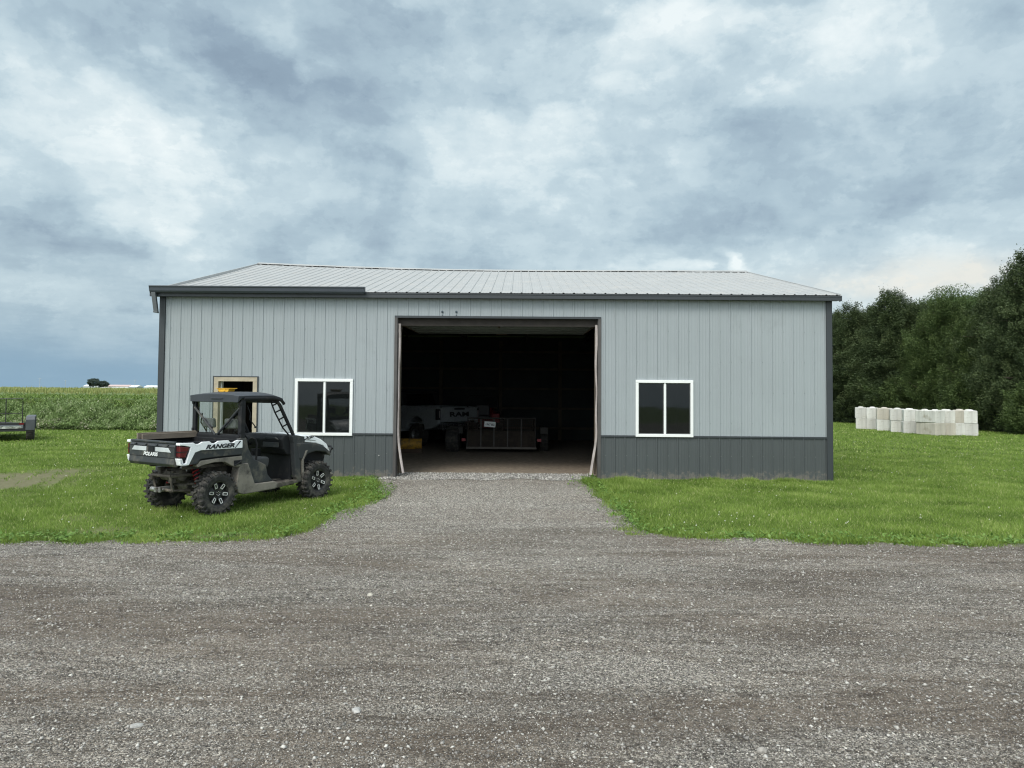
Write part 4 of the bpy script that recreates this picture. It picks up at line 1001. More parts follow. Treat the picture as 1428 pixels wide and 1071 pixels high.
m.b2((-.42, -.46, .705), (.4, -.40, .75)); m.b2((-.42, .40, .705), (.4, .46, .75))
U(m, 'chassis', mudd)
for x in (0, 2.06):
    for s in (-1, 1):
        m = MB(); b_ = .12 if x == 0 else -.12
        for z, zz in ((.30, .27), (.46, .44)):
            m.tube([(x-.20, s*.22, z), (x, s*.52, zz)], .020, 8); m.tube([(x+.20, s*.22, z), (x, s*.52, zz)], .020, 8)
        m.tube([(x, s*.16, .40), (x, s*.54, .372)], .022, 10); m.lathe([(.045, .0), (.055, .04), (.045, .08), (.03, .1)], 12, 'y', (x, s*.20 if s > 0 else s*.28, .40))
        m.lathe([(0, -.02), (.10, -.02), (.10, .02), (0, .02)], 20, 'y', (x, s*.53, .372))
        U(m, 'suspension_arm', mudd)
        m = MB(); m.tube([(x-.10, s*.42, .40), (x-.16, s*.27, .84)], .026, 10); m.tube([(x-.10, s*.42, .40), (x-.13, s*.345, .62)], .036, 10)
        sh = U(m, 'shock_absorber', pk)
        m = MB(); A, Bq = Vector((x-.108, s*.405, .44)), Vector((x-.155, s*.285, .80)); pts = []
        ax = (Bq-A).normalized(); e1 = ax.cross(Vector((0, 1, 0))).normalized(); e2 = ax.cross(e1)
        for k in range(73):
            f = k/72; a = f*2*math.pi*7; pts.append(A.lerp(Bq, f)+e1*math.cos(a)*.052+e2*math.sin(a)*.052)
        m.tube(pts, .0105, 5); U(m, 'coil_spring', redc, sh, smooth=True)
m = MB(); m.prism([(-.12,.30),(-.16,.42),(-.08,.50),(.12,.50),(.18,.40),(.12,.30)], -.13, .13); m.b2((.1, -.26, .34), (.62, .26, .74)); m.b2((-.25,-.1,.46),(.1,.14,.6)); U(m, 'engine', mudd, bevel=.02)
m = MB(); m.lathe([(0,-.26),(.085,-.25),(.10,-.22),(.10,.22),(.085,.25),(0,.26)], 20, 'y', (-.30, 0, .60)); m.tube([(-.30,.2,.60),(-.46,.24,.57),(-.52,.24,.55)], .03, 10); U(m, 'muffler', mudd, smooth=True)
m = MB(); m.b2((-.60, -.035, .36), (-.30, .035, .43)); m.tube([(-.52,-.10,.40),(-.52,.12,.40)], .016, 8); m.lathe([(0,-.06),(.032,-.06),(.036,.0),(.036,.06),(0,.06)], 14, 'y', (-.50, .19, .385)); m.box((-.56,-.06,.395),(.03,.05,.075)); U(m, 'hitch', metal, bevel=.004)
m = MB()
for y, z in ((-.2,.66),(-.05,.68),(.12,.66)): m.tube([(-.45,y,z),(-.2,y+.08,z-.05),(.1,y-.05,z-.12),(.4,y,z-.1)], .014, 6)
m.box((-.40,.16,.66),(.08,.07,.10)); m.box((-.42,-.16,.52),(.05,.12,.06)); U(m, 'hose', mudd)
# ---- cargo bed
BX0, BX1, BW = -.64, .44, .70
m = MB()
m.b2((BX0+.05, -BW+.06, .80), (BX1, BW-.06, .835)); 
m.b2((BX1-.04, -BW+.03, .80), (BX1, BW-.03, 1.12))
for s in (-1, 1):
    m.b2((BX0+.05, s*(BW-.085), .80), (BX1, s*(BW-.045), 1.10)); m.b2((BX0+.02, s*(BW-.095), 1.085), (BX1, s*(BW-.02), 1.125))
    for k in range(6): m.b2((BX0+.12+k*.16, s*(BW-.10), .84), (BX0+.15+k*.16, s*(BW-.084), 1.08))
U(m, 'cargo_bed', pk, bevel=.008)
for s in (-1, 1):
    yo, yi = s*BW, s*(BW-.035)
    # white upper skin with a scalloped top, ending in a pointed rear leg
    top = [(BX1+.01,1.105),(.36,1.115),(.31,1.10),(.27,1.075),(.22,1.078),(.19,1.115),(.12,1.118),(-.0,1.118),(-.06,1.085),(-.11,1.085),(-.15,1.118),(-.28,1.12),(-.34,1.09),(-.39,1.09),(-.43,1.115),(BX0+.01,1.118)]
    # the white skin wraps the tail lamp as a bent band
    wprof = [(BX1+.01,1.105)]+top[1:]+[(BX0, 1.085), (BX0+.06, 1.075), (-.47, 1.05), (-.545, .80), (-.60,.79),(-.62,.875),(BX0+.0,.875),(BX0-.005,.80),(-.60,.765),(-.50,.765),(-.40,.955),(-.30,.985),(BX1+.01,.975)]
    m = MB(); m.prism([(a, z) for a, z in wprof], yi, yo+s*.004); U(m, 'bed_side', pw, bevel=.006)
    m = MB(); m.prism([(BX1+.01,.973),(-.30,.980),(-.40,.948),(-.49,.775),(-.47,.765),(-.36,.775),(-.30,.845),(.0,.86),(BX1+.01,.865)], yi, yo-s*.004); U(m, 'bed_side_lower', pg_, bevel=.006)
    ar = [(BX1+.02,.862),(.0,.856),(-.30,.84),(-.36,.77),(-.33,.745)]
    for k in range(9):
        a = math.pi*(1-k/8)*.86+.22; ar.append((.0+.43*math.cos(a)*1.0, .41+.40*math.sin(a)))
    ar = [p for p in ar if p[0] < BX1+.02 or p == ar[0]]
    ar2 = [(BX1+.02,.862),(.0,.856),(-.30,.84),(-.36,.77),(-.34,.745),(-.26,.77),(-.05,.80),(.14,.79),(.25,.73),(.32,.70),(BX1+.02,.695)]
    m = MB(); m.prism(ar2, s*(BW-.12), yo-s*.008); U(m, 'fender_skirt', mud, bevel=.01)
    m = MB(); m.b2((.30, yo-s*.01, .735), (BX1, yo+s*.002, .80)); m.tube([(.30,yo+s*.006,.72),(.40,yo+s*.02,.77),(.43,yo+s*.01,.80)], .012, 6); U(m, 'bed_latch', pk)
    m = MB()
    m.prism([(BX0-.005,1.07),(-.485,1.045),(-.54,.92),(-.548,.885),(BX0-.005,.895)], s*(BW-.10), yo-s*.006); tl = U(m, 'tail_lamp', redl, bevel=.01)
    m = MB(); m.b2((BX0-.012, s*(BW-.105), .972), (-.50, yo-s*.002, .984)); m.b2((BX0-.008, s*(BW-.06), .89),(BX0-.0, s*(BW-.05), 1.07)); U(m, 'lamp_divider', pk, tl)
    m = MB(); m.prism([(BX0-.02,.875),(BX0+.03,.875),(BX0+.06,.765),(BX0+.01,.765)], s*(BW-.13), yo+s*.004); m.b2((BX0-.02, s*(BW-.09), 1.08), (BX0+.03, yo+s*.003, 1.12)); U(m, 'corner_cap', pw, bevel=.008)
# lettering on the flanks and the tailgate
ink = pm('decal_ink', (.02,.022,.026), .4)
text('RANGER', .092, ink, basis((1,0,0), (0,0,1), (.03, -BW-.008, 1.030)), utv, name='side_lettering', shear=.35, sx=1.42, bold=.004)
text('RANGER', .092, ink, basis((-1,0,0), (0,0,1), (.03, BW+.008, 1.030)), utv, name='side_lettering', shear=.35, sx=1.42, bold=.004)
for s in (-1, 1):
    m = MB()
    m.prism([(.30,.985),(.315,.985),(.42,1.095),(.39,1.095)], s*(BW+.003), s*(BW+.008)); U(m, 'side_slash', ink)
    m = MB(); m.b2((.04-.35, s*(BW+.003), .972), (.28, s*(BW+.0065), .978)); U(m, 'side_stripe', ink)
m = MB()
tx0 = BX0-.035
m.prism([(tx0+.02,.735),(tx0-.012,.78),(tx0,.88),(tx0,1.05),(tx0+.03,1.11),(tx0+.07,1.11),(tx0+.07,.735)], -BW+.105, BW-.105); m.b2((tx0+.005,-BW+.12,1.10),(tx0+.06,BW-.12,1.135))
for y in (-.42, -.14, .14, .42): m.box((tx0-.004, y, 1.075), (.03, .055, .022))
tgt = U(m, 'tailgate', pg_, bevel=.012)
m = MB(); m.b2((tx0-.006,-BW+.11,.875),(tx0+.0,BW-.11,.883)); m.b2((tx0-.008,-.07,.96),(tx0+.0,.07,1.04)); m.b2((tx0-.006,-BW+.11,1.045),(tx0+.0,BW-.11,1.052)); U(m, 'tailgate_groove', pk, tgt)
for s in (-1, 1):
    m = MB(); m.prism([(s*.12, .965), (s*.12, 1.035), (s*.45, 1.035), (s*.52, .965)], tx0-.010, tx0-.002, 'x'); U(m, 'tailgate_panel', pm('silver_decal', (.50,.53,.54), .35), tgt, bevel=.004)
text('POLARIS', .082, pm('logo_white', (.85,.87,.88), .4), basis((0,-1,0), (0,0,1), (tx0-.012, 0, .918)), tgt, name='tailgate_lettering', shear=.2, sx=1.2, bold=.0015)
# ---- cabin shell
for s in (-1, 1):
    yo = s*.66
    m = MB(); m.prism([(.43,1.14),(.56,1.14),(.60,.98),(.70,.80),(.96,.68),(1.0,.52),(1.12,.40),(.70,.40),(.56,.72),(.46,.72)], s*.56, yo); U(m, 'cab_side', pg_, bevel=.015)
    m = MB(); m.prism([(.44,.74),(.58,.74),(.72,.40),(1.12,.40),(1.20,.36),(1.16,.275),(.50,.255),(.40,.29),(.36,.42),(.40,.66)], s*.50, yo+s*.03); U(m, 'rocker_panel', mud, bevel=.015)
    m = MB(); m.prism([(1.17,.365),(1.74,.375),(1.76,.33),(1.15,.275)], s*.45, s*.665); U(m, 'step', mudd, bevel=.01)
    m = MB(); m.prism([(1.50,1.12),(1.60,1.13),(1.78,1.10),(1.80,.92),(1.70,.72),(1.71,.45),(1.76,.33),(1.66,.33),(1.60,.42),(1.56,.75),(1.54,1.0)], s*.56, s*.67); U(m, 'front_pillar_panel', pg_, bevel=.012)
    m = MB(); m.prism([(1.745,.33),(1.73,.45),(1.72,.70),(1.80,.86),(1.84,.86),(1.755,.70),(1.765,.45),(1.775,.33)], s*.60, s*.69); U(m, 'mud_flap', mud)
m = MB(); m.b2((.50,-.55,.33),(1.62,.55,.36)); m.b2((1.56,-.56,.36),(1.60,.56,1.0)); U(m, 'floor', pk)
m = MB(); m.prism([(1.36,1.06),(1.42,1.13),(1.62,1.135),(1.62,.78),(1.48,.80),(1.40,.90)], -.565, .565); dash = U(m, 'dashboard', pk, bevel=.02)
m = MB(); m.b2((1.33,-.48,.93),(1.37,-.10,1.01)); m.tube([(1.34,-.50,1.06),(1.32,-.45,1.09),(1.32,-.2,1.09),(1.34,-.15,1.06)], .012, 6); U(m, 'glove_box', pg_, dash)
m = MB(); m.box((1.30,.05,.80),(.10,.16,.18)); m.tube([(1.25,.0,.72),(1.2,.0,.86)], .012, 6); U(m, 'console', pk, dash)
m = MB(); m.prism([(.58,.62),(.58,.78),(1.08,.80),(1.13,.76),(1.10,.62)], -.55, .55); m.b2((.6,-.5,.34),(1.0,.5,.62)); U(m, 'seat', seatm, bevel=.035, seg=3)
for y in (-.30, .30):
    m = MB(); m.prism([(.55,.76),(.68,.76),(.60,1.16),(.50,1.18)], y-.235, y+.235); U(m, 'seat_back', seatm, bevel=.035, seg=3)
    m = MB(); m.prism([(.49,1.27),(.58,1.27),(.56,1.43),(.49,1.43)], y-.15, y+.15); hr = U(m, 'headrest', pm('headrest_grey', (.16,.16,.165), .7), bevel=.03, seg=3)
    m = MB()
    for q in (-.07, .07): m.tube([(.54,y+q,1.12),(.53,y+q,1.3)], .008, 6)
    U(m, 'headrest_post', pk, hr)
m = MB(); c = Vector((1.18,.30,1.05)); Rm = Matrix.Rotation(R(-28), 3, 'Y')
ring = [c+Rm @ Vector((0, .17*math.cos(2*math.pi*k/24), .17*math.sin(2*math.pi*k/24))) for k in range(25)]
m.tube(ring, .014, 8); m.tube([c, (1.38,.30,.95)], .02, 8)
for k in range(3):
    a = 2*math.pi*k/3+.5; m.tube([c, c+Rm @ Vector((0,.17*math.cos(a),.17*math.sin(a)))], .011, 6)
U(m, 'steering_wheel', pk, smooth=True)
# roll cage
m = MB()
for s in (-1, 1):
    m.tube([(.49,s*.62,.80),(.49,s*.62,1.60),(.50,s*.615,1.70),(.56,s*.605,1.735),(1.12,s*.59,1.735),(1.20,s*.59,1.715),(1.27,s*.595,1.65),(1.56,s*.62,1.14),(1.60,s*.62,.9),(1.66,s*.60,.36)], .030, 10)
    m.box((.49, s*.615, 1.42), (.075, .085, .62))
for x, z in ((.50, 1.715), (1.22, 1.70), (.49, 1.165)): m.tube([(x,-.6,z),(x,.6,z)], .026, 10)
U(m, 'roll_cage', pk, smooth=True)
m = MB(); m.tube([(.455,.60,1.60),(.455,.02,1.165)], .019, 8); m.tube([(.455,-.60,1.60),(.455,-.02,1.165)], .019, 8); U(m, 'cross_brace', pg_, smooth=True)
for s in (-1, 1):
    m = MB(); m.box((.455,s*.635,1.68),(.04,.05,.05)); m.box((.455,s*.635,1.24),(.04,.05,.05)); U(m, 'clamp', pk, bevel=.008)
    m = MB()         # grab handle along the windscreen pillar
    a, b_ = Vector((1.14,s*.56,1.69)), Vector((1.50,s*.57,1.14))
    m.tube([a+Vector((-.02,0,.0)), a.lerp(b_,.25)+Vector((-.035,0,-.02)), a.lerp(b_,.75)+Vector((-.035,0,-.02)), b_], .013, 6)
    for f in (.08,.28,.5,.72): q = a.lerp(b_, f); m.tube([q+Vector((-.035,0,-.015)), q+Vector((.07,s*.02,.03))], .013, 6)
    U(m, 'grab_handle', pk)
m = MB(); m.tube([(.80,-.60,.70),(.80,-.615,1.02),(.77,-.61,1.10),(.70,-.60,1.13),(.62,-.60,1.10),(.56,-.60,.98)], .016, 8); m.tube([(.64,-.60,1.11),(.55,-.58,1.20),(.50,-.5,1.22)], .014, 8); U(m, 'hip_bar', pk, smooth=True)
m = MB(); m.tube([(.60,-.60,1.65),(.66,-.61,1.52),(.65,-.61,1.42),(.74,-.61,1.33),(.76,-.61,1.30)], .009, 6); m.box((.765,-.61,1.295),(.03,.02,.03)); m.tube([(.60,.60,1.5),(.55,.56,1.35),(.62,.5,1.2)], .012, 6); U(m, 'seat_belt', pk)
m = MB(); m.b2((.435,-.62,1.04),(.48,.62,1.165)); m.b2((.425,-.60,1.075),(.435,.60,1.09)); U(m, 'rear_panel', pk, bevel=.01)
cg, nt, b, out = nt_new('clear_poly'); tr = nt.nodes.new('ShaderNodeBsdfTransparent'); tr.inputs[0].default_value = (.88,.9,.9,1); gs = nt.nodes.new('ShaderNodeBsdfGlossy'); gs.inputs[1].default_value = .08
x_ = nt.nodes.new('ShaderNodeMixShader'); x_.inputs[0].default_value = .06; nt.links.new(tr.outputs[0], x_.inputs[1]); nt.links.new(gs.outputs[0], x_.inputs[2]); nt.links.new(x_.outputs[0], out.inputs[0])
m = MB(); m.b2((.472,-.585,1.18),(.478,.585,1.70)); U(m, 'rear_window', cg)
# roof: shallow shell with a deep rear lip
NXR, NYR = 12, 10; m = MB(); vs = []
X0, X1, YH = .39, 1.30, .65
def rz(u, v):
    e = 1-abs(v)**4*.5
    return 1.765+.075*math.sin(min(1, u*1.5+.35)*math.pi*.5)*(1-abs(v)**3.2*.75)-.055*max(0, (u-.7)/.3)**2
top = [[(X0+(X1-X0)*i/NXR, -YH+2*YH*j/NYR, rz(i/NXR, -1+2*j/NYR)) for j in range(NYR+1)] for i in range(NXR+1)]
bot = [[(x, y*.985, (1.672 if i == 0 else 1.735-.05*max(0, (i/NXR-.7)/.3)**2)) for (x, y, z) in row] for i, row in enumerate(top)]
n1_ = (NXR+1)*(NYR+1); vs = [p for r_2 in top for p in r_2]+[p for r_2 in bot for p in r_2]
ix = lambda i, j, q=0: q*n1_+i*(NYR+1)+j; fs = []
for i in range(NXR):
    for j in range(NYR): fs += [(ix(i,j), ix(i+1,j), ix(i+1,j+1), ix(i,j+1)), (ix(i,j,1), ix(i,j+1,1), ix(i+1,j+1,1), ix(i+1,j,1))]
    fs += [(ix(i,0), ix(i,0,1), ix(i+1,0,1), ix(i+1,0)), (ix(i,NYR), ix(i+1,NYR), ix(i+1,NYR,1), ix(i,NYR,1))]
for j in range(NYR): fs += [(ix(0,j), ix(0,j+1), ix(0,j+1,1), ix(0,j,1)), (ix(NXR,j), ix(NXR,j,1), ix(NXR,j+1,1), ix(NXR,j+1))]
m.add(vs, fs); m.box((.375,-.1,1.735),(.02,.3,.012)); U(m, 'roof', pkr, smooth=True, bevel=.012)
m = MB()
for s in (-1, 1): m.tube([(.50,s*.655,1.735),(1.10,s*.645,1.735),(1.28,s*.635,1.70),(1.34,s*.63,1.64)], .026, 8)
U(m, 'roof_rail', pk, smooth=True)
# ---- nose
def nose(yw0, yw1, prof, nm, mats, **k):      # prof: (x, z_top, z_bottom)
    m = MB(); L = len(prof); vs = []
    for i, (x, zt, zb_) in enumerate(prof):
        hwid = yw0+(yw1-yw0)*i/(L-1)
        vs += [(x,-hwid,zb_), (x,-hwid,zt-.03), (x,-hwid+.05,zt), (x,0,zt+.02), (x,hwid-.05,zt), (x,hwid,zt-.03), (x,hwid,zb_)]
    fs = [(i*7+j, i*7+j+1, (i+1)*7+j+1, (i+1)*7+j) for i in range(L-1) for j in range(6)]+[tuple(range(7)), tuple((L-1)*7+j for j in range(6, -1, -1))]
    m.add(vs, fs); return U(m, nm, mats, smooth=True, bevel=.01, **k)
nose(.61, .50, [(1.62,1.125,.98),(1.80,1.13,.97),(2.0,1.105,.95),(2.2,1.04,.90),(2.36,.95,.80),(2.44,.85,.72)], 'hood', pw)
for s in (-1, 1):
    m = MB(); pf = [(1.60,1.0),(1.80,.99),(2.05,.965),(2.25,.90),(2.38,.81),(2.42,.74),(2.36,.74),(2.28,.80),(2.05,.83),(1.86,.80),(1.76,.70),(1.66,.72)]
    m.prism(pf, s*.53, s*.685); U(m, 'front_fender', pg_, bevel=.02)
    m = MB(); m.prism([(1.62,1.12),(1.80,1.122),(2.0,1.095),(2.18,1.03),(2.32,.94),(2.40,.80),(2.36,.79),(2.24,.915),(2.05,.972),(1.80,1.0),(1.62,1.005)], s*.55, s*.665); wf_ = U(m, 'hood_flank', pw, bevel=.012)
    text('XP', .075, ink, basis((-s*-1 if s < 0 else -1,0,0) if s > 0 else (1,0,0), (0,0,1), (1.86, s*.672, 1.07)), wf_, name='hood_lettering', shear=.5, sx=2.0, bold=.002)
    m = MB(); m.prism([(1.70,1.0),(1.72,1.0),(1.80,1.035),(2.05,1.012),(2.03,1.02),(1.78,1.048)], s*.664, s*.668); U(m, 'hood_stripe', ink, wf_)
    m = MB(); m.prism([(2.25,.90),(2.40,.80),(2.44,.80),(2.42,.88),(2.32,.95)], s*.36, s*.60); U(m, 'headlight', pm('headlamp_glass', (.3,.32,.33), .15), bevel=.01)
m = MB()
for s in (-1, 1): m.tube([(2.30,s*.32,.42),(2.52,s*.32,.55),(2.56,s*.34,.80),(2.50,s*.36,.92)], .024, 8); m.tube([(2.50,s*.36,.90),(2.52,s*.56,.88),(2.50,s*.62,.84)], .018, 8); m.tube([(2.50,s*.60,.85),(2.46,s*.58,.72)], .012, 6)
m.tube([(2.56,-.34,.80),(2.56,.34,.80)], .024, 8); m.tube([(2.54,-.33,.62),(2.54,.33,.62)], .02, 8); U(m, 'front_bumper', pk, smooth=True)
m = MB(); m.b2((1.80,-.50,.40),(2.40,.50,.86)); U(m, 'front_bulkhead', pk, bevel=.03)
for ob in list(utv.children)+list(tgt.children):
    if ob.name.split('.')[0] in ('bed_side','bed_side_lower','tail_lamp','corner_cap','tailgate','tailgate_groove','tailgate_panel','tailgate_lettering','side_lettering','side_slash','side_stripe','cargo_bed'):
        for v in ob.data.vertices: v.co.z = 1.12-(1.12-v.co.z)*.92 if v.co.z < 1.12 else v.co.z
        for c_ in ob.children:
            if ob is not tgt:
                for v in c_.data.vertices: v.co.z = 1.12-(1.12-v.co.z)*.92
    if ob.name.split('.')[0] in ('roof','roof_rail'):
        for v in ob.data.vertices: v.co.z += .022
# ---- board lying in the bed and the yellow tray on the roof
def place(o, x, y, z, rz_=0):
    p = Rz @ (Vector((x, y, 0))*US); o.location = (uo.x+p.x, uo.y+p.y, z*1.055-.012); o.rotation_euler = (0, 0, UH+rz_)
m = MB(); m.box((0, 0, 0), (1.02, .04, .105)); m.box((.02, -.055, -.012), (.96, .04, .09))
bd = m.build('wooden_board', pm('weathered_board', (.20,.165,.13), .85, var=.25, scale=4, streak=(.8, 8, 12), bs=.4), bevel=.004)
tag(bd, 'weathered brown board resting across the top of the tailgate and cargo bed', 'board')
place(bd, -.03, .60, 1.165, R(-3))
m = MB()
a_p = [(-.11,.0),(.11,.0),(.155,.055),(-.15,.055)]
m.prism(a_p, -.07, .07, 'y'); m.b2((-.175,-.085,.055),(.175,.085,.066)); m.b2((-.05,-.08,.01),(-.02,.08,.05))
ty = m.build('plastic_tray', pm('amber_plastic', (.72,.40,.03), .4, var=.25, scale=14), bevel=.006)
place(ty, .80, .22, 1.858, R(95)); tag(ty, 'small bright yellow plastic tray sitting on the black roof of the utility vehicle', 'tray')
# ================================================================== TREES
bark = pm('bark', (.10,.08,.062), .95, var=.3, scale=8, bs=.8, bscale=25)
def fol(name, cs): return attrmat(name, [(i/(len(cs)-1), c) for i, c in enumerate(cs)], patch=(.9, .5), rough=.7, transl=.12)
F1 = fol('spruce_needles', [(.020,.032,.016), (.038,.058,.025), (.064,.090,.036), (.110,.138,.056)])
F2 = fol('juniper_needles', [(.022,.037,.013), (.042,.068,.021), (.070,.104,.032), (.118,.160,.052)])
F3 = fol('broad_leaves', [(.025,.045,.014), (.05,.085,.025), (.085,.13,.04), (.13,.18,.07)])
def trunk_mesh(H, r, limbs, seed):
    q = random.Random(seed); m = MB()
    pts = [(0, 0, -.1)]; 
    for i in range(1, 9): pts.append((q.uniform(-.05, .05)*i*.4, q.uniform(-.05, .05)*i*.4, H*i/8))
    m.tube(pts, [r*1.25]+[r*(1-i/8.6) for i in range(1, 9)], 9)
    for a, b in limbs: m.tube([a, ((a[0]+b[0])/2, (a[1]+b[1])/2, (a[2]+b[2])/2+.1), b], [r*.28, r*.2, r*.06], 5)
    me = bpy.data.meshes.new('trunk'); me.from_pydata(m.v, [], m.f); me.materials.append(bark); return me
def conifer_meshes(H, Rr, seed, nbr, per, mat, shape=.7, tipup=.25, leafL=.15, leafW=.045, rag=.3):
    g = np.random.default_rng(seed); Cs, Ds, Ls, Ws, Ts = [], [], [], [], []; limbs = []
    lob = [(g.uniform(0, 6.28), g.uniform(.1, .9), g.uniform(-rag, rag)) for _ in range(16)]
    for i in range(nbr):
        t = (i+.5)/nbr; h = .02+.97*t**1.12; a = i*2.39996+g.normal(0, .3)
        prof = min(1, (1-h)**shape*1.10+.02)*min(1, .72+h*3.0)
        L = Rr*prof*g.uniform(.72, 1.12)
        for la, lh, lv in lob: L *= 1+lv*math.exp(-((math.remainder(a-la, 6.283))/.8)**2-((h-lh)/.09)**2)
        L = max(L, .12); z0 = h*H
        d = np.array([math.cos(a), math.sin(a), tipup+g.normal(0, .10)])
        if h > .97: d[2] += .6
        if i % 9 == 4: L *= 1.22
        n = int(per*(.25+L/Rr)); u = g.random(n)**.62
        P = np.array([0, 0, z0])+d*(u*L)[:, None]; P[:, 2] -= .10*L*(u**2)*1.5
        side = np.array([-d[1], d[0], 0]); wv = .30*L*(1-.75*u)+.05
        sp = g.uniform(-1, 1, n)*wv; P += side*sp[:, None]; P[:, 2] += g.normal(0, .13, n)-abs(sp)*.15
        dd = d*.6+side*(sp/wv*1.1)[:, None]+g.normal(0, .5, (n, 3)); dd[:, 2] += .15
        Cs.append(P); Ds.append(dd); Ls.append(leafL*(.6+.8*g.random(n))*(1-.3*h)); Ws.append(leafW*(.7+.6*g.random(n)))
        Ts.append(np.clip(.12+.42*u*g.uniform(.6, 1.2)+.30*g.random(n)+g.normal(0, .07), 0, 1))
        if i % 7 == 0 and h < .85: limbs.append(((0, 0, z0), tuple(np.array([0, 0, z0])+d*L*.8)))
    C, D, L, Wd, T = map(np.concatenate, (Cs, Ds, Ls, Ws, Ts))
    S = g.normal(0, 1, C.shape); V, F, T = leaves(C, D, S, L, Wd, T)
    return fastmesh('crown', V, F, mat, T), trunk_mesh(H*.97, H*.016, limbs, seed)
def broad_meshes(H, Rr, seed, ncl, per, mat, droop=.5, z0=.25, leaf=.13, squash=.8):
    g = np.random.default_rng(seed); Cs, Ds, Ts, Ss = [], [], [], []; limbs = []
    for i in range(ncl):
        v = g.normal(0, 1, 3); v /= np.linalg.norm(v); rr = g.uniform(.35, 1)**.5
        c = np.array([v[0]*Rr*rr, v[1]*Rr*rr, H*(z0+1)/2+v[2]*(H*(1-z0)/2)*rr*squash+.0]); cs = Rr*g.uniform(.14, .26)
        n = per; q = g.normal(0, 1, (n, 3)); q /= np.linalg.norm(q, axis=1, keepdims=True); q *= (cs*g.random(n)**.4)[:, None]; q[:, 2] *= .7
        Cs.append(c+q); dd = q/cs+g.normal(0, .5, (n, 3)); dd[:, 2] -= droop; Ds.append(dd); Ss.append(g.normal(0, 1, (n, 3)))
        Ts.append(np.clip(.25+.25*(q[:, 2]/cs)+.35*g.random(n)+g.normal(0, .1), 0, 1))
        if i % 3 == 0: limbs.append(((0, 0, H*g.uniform(.25, .55)), tuple(c)))
    C, D, S, T = map(np.concatenate, (Cs, Ds, Ss, Ts)); n = len(C)
    V, F, T = leaves(C, D, S, leaf*(.6+.8*g.random(n)), leaf*.38*(.7+.6*g.random(n)), T)
    return fastmesh('crown', V, F, mat, T), trunk_mesh(H*.75, H*.02, limbs, seed)
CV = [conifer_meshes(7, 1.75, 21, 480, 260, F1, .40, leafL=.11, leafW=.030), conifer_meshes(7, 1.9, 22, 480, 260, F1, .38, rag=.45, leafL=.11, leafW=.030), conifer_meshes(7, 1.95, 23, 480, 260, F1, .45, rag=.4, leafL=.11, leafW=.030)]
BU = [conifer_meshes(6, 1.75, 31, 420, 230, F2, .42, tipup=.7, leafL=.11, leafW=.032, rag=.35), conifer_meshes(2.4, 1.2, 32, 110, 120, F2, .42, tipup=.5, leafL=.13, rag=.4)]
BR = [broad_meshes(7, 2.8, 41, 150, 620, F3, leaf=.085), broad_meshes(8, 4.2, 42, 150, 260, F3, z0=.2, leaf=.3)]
def tree(kind, pair, baseH, px, ptop, Y, wf, rz, label, baseR, group='trees in the dark row along the lawn'):
    x = (inv(px, 560, Y=Y)).x; ztop = inv(px, ptop, Y=Y).z
    s = ztop/baseH; e = empty(kind, (x, Y, 0), rz, label, 'tree', group); e.scale = (s*wf, s*wf, s)
    for nm, me in zip(('crown', 'trunk'), pair): 
        o = bpy.data.objects.new(nm, me); col.objects.link(o); o.parent = e
    return e
def lineY(px, d=0): return 52.0-(px-1160)/270*13.5+d if px < 1430 else 38.5+d
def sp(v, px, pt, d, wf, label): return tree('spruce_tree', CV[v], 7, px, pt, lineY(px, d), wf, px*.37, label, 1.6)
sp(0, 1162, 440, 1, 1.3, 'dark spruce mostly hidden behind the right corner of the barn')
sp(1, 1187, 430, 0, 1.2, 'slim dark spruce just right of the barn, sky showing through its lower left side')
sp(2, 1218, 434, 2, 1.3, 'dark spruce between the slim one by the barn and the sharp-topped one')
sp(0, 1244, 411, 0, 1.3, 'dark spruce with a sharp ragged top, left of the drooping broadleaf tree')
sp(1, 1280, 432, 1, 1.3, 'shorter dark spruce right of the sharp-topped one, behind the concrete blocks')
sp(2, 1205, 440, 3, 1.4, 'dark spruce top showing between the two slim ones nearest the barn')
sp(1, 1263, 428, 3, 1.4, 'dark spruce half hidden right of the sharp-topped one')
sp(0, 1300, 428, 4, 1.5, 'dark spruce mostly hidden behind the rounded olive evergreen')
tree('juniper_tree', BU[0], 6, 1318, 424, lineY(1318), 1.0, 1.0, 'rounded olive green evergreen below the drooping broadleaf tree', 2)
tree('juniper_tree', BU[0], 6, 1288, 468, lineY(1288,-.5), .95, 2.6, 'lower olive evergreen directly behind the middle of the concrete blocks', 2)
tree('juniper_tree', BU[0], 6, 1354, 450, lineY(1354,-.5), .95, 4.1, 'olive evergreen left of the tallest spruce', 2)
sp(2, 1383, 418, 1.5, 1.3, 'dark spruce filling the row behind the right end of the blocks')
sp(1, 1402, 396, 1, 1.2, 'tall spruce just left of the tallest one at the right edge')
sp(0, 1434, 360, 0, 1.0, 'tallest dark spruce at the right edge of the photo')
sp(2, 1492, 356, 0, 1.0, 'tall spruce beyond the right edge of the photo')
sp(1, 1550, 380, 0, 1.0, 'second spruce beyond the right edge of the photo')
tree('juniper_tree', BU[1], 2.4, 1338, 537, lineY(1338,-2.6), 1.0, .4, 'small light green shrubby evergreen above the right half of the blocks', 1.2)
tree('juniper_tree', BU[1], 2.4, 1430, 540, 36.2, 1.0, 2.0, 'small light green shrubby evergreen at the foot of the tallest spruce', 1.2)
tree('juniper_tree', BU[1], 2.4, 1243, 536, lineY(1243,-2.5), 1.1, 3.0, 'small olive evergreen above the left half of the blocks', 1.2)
tree('broadleaf_tree', BR[0], 7, 1333, 390, 52, 1.0, .6, 'airy broadleaf tree with drooping leaves rising behind the evergreens', 2.6)
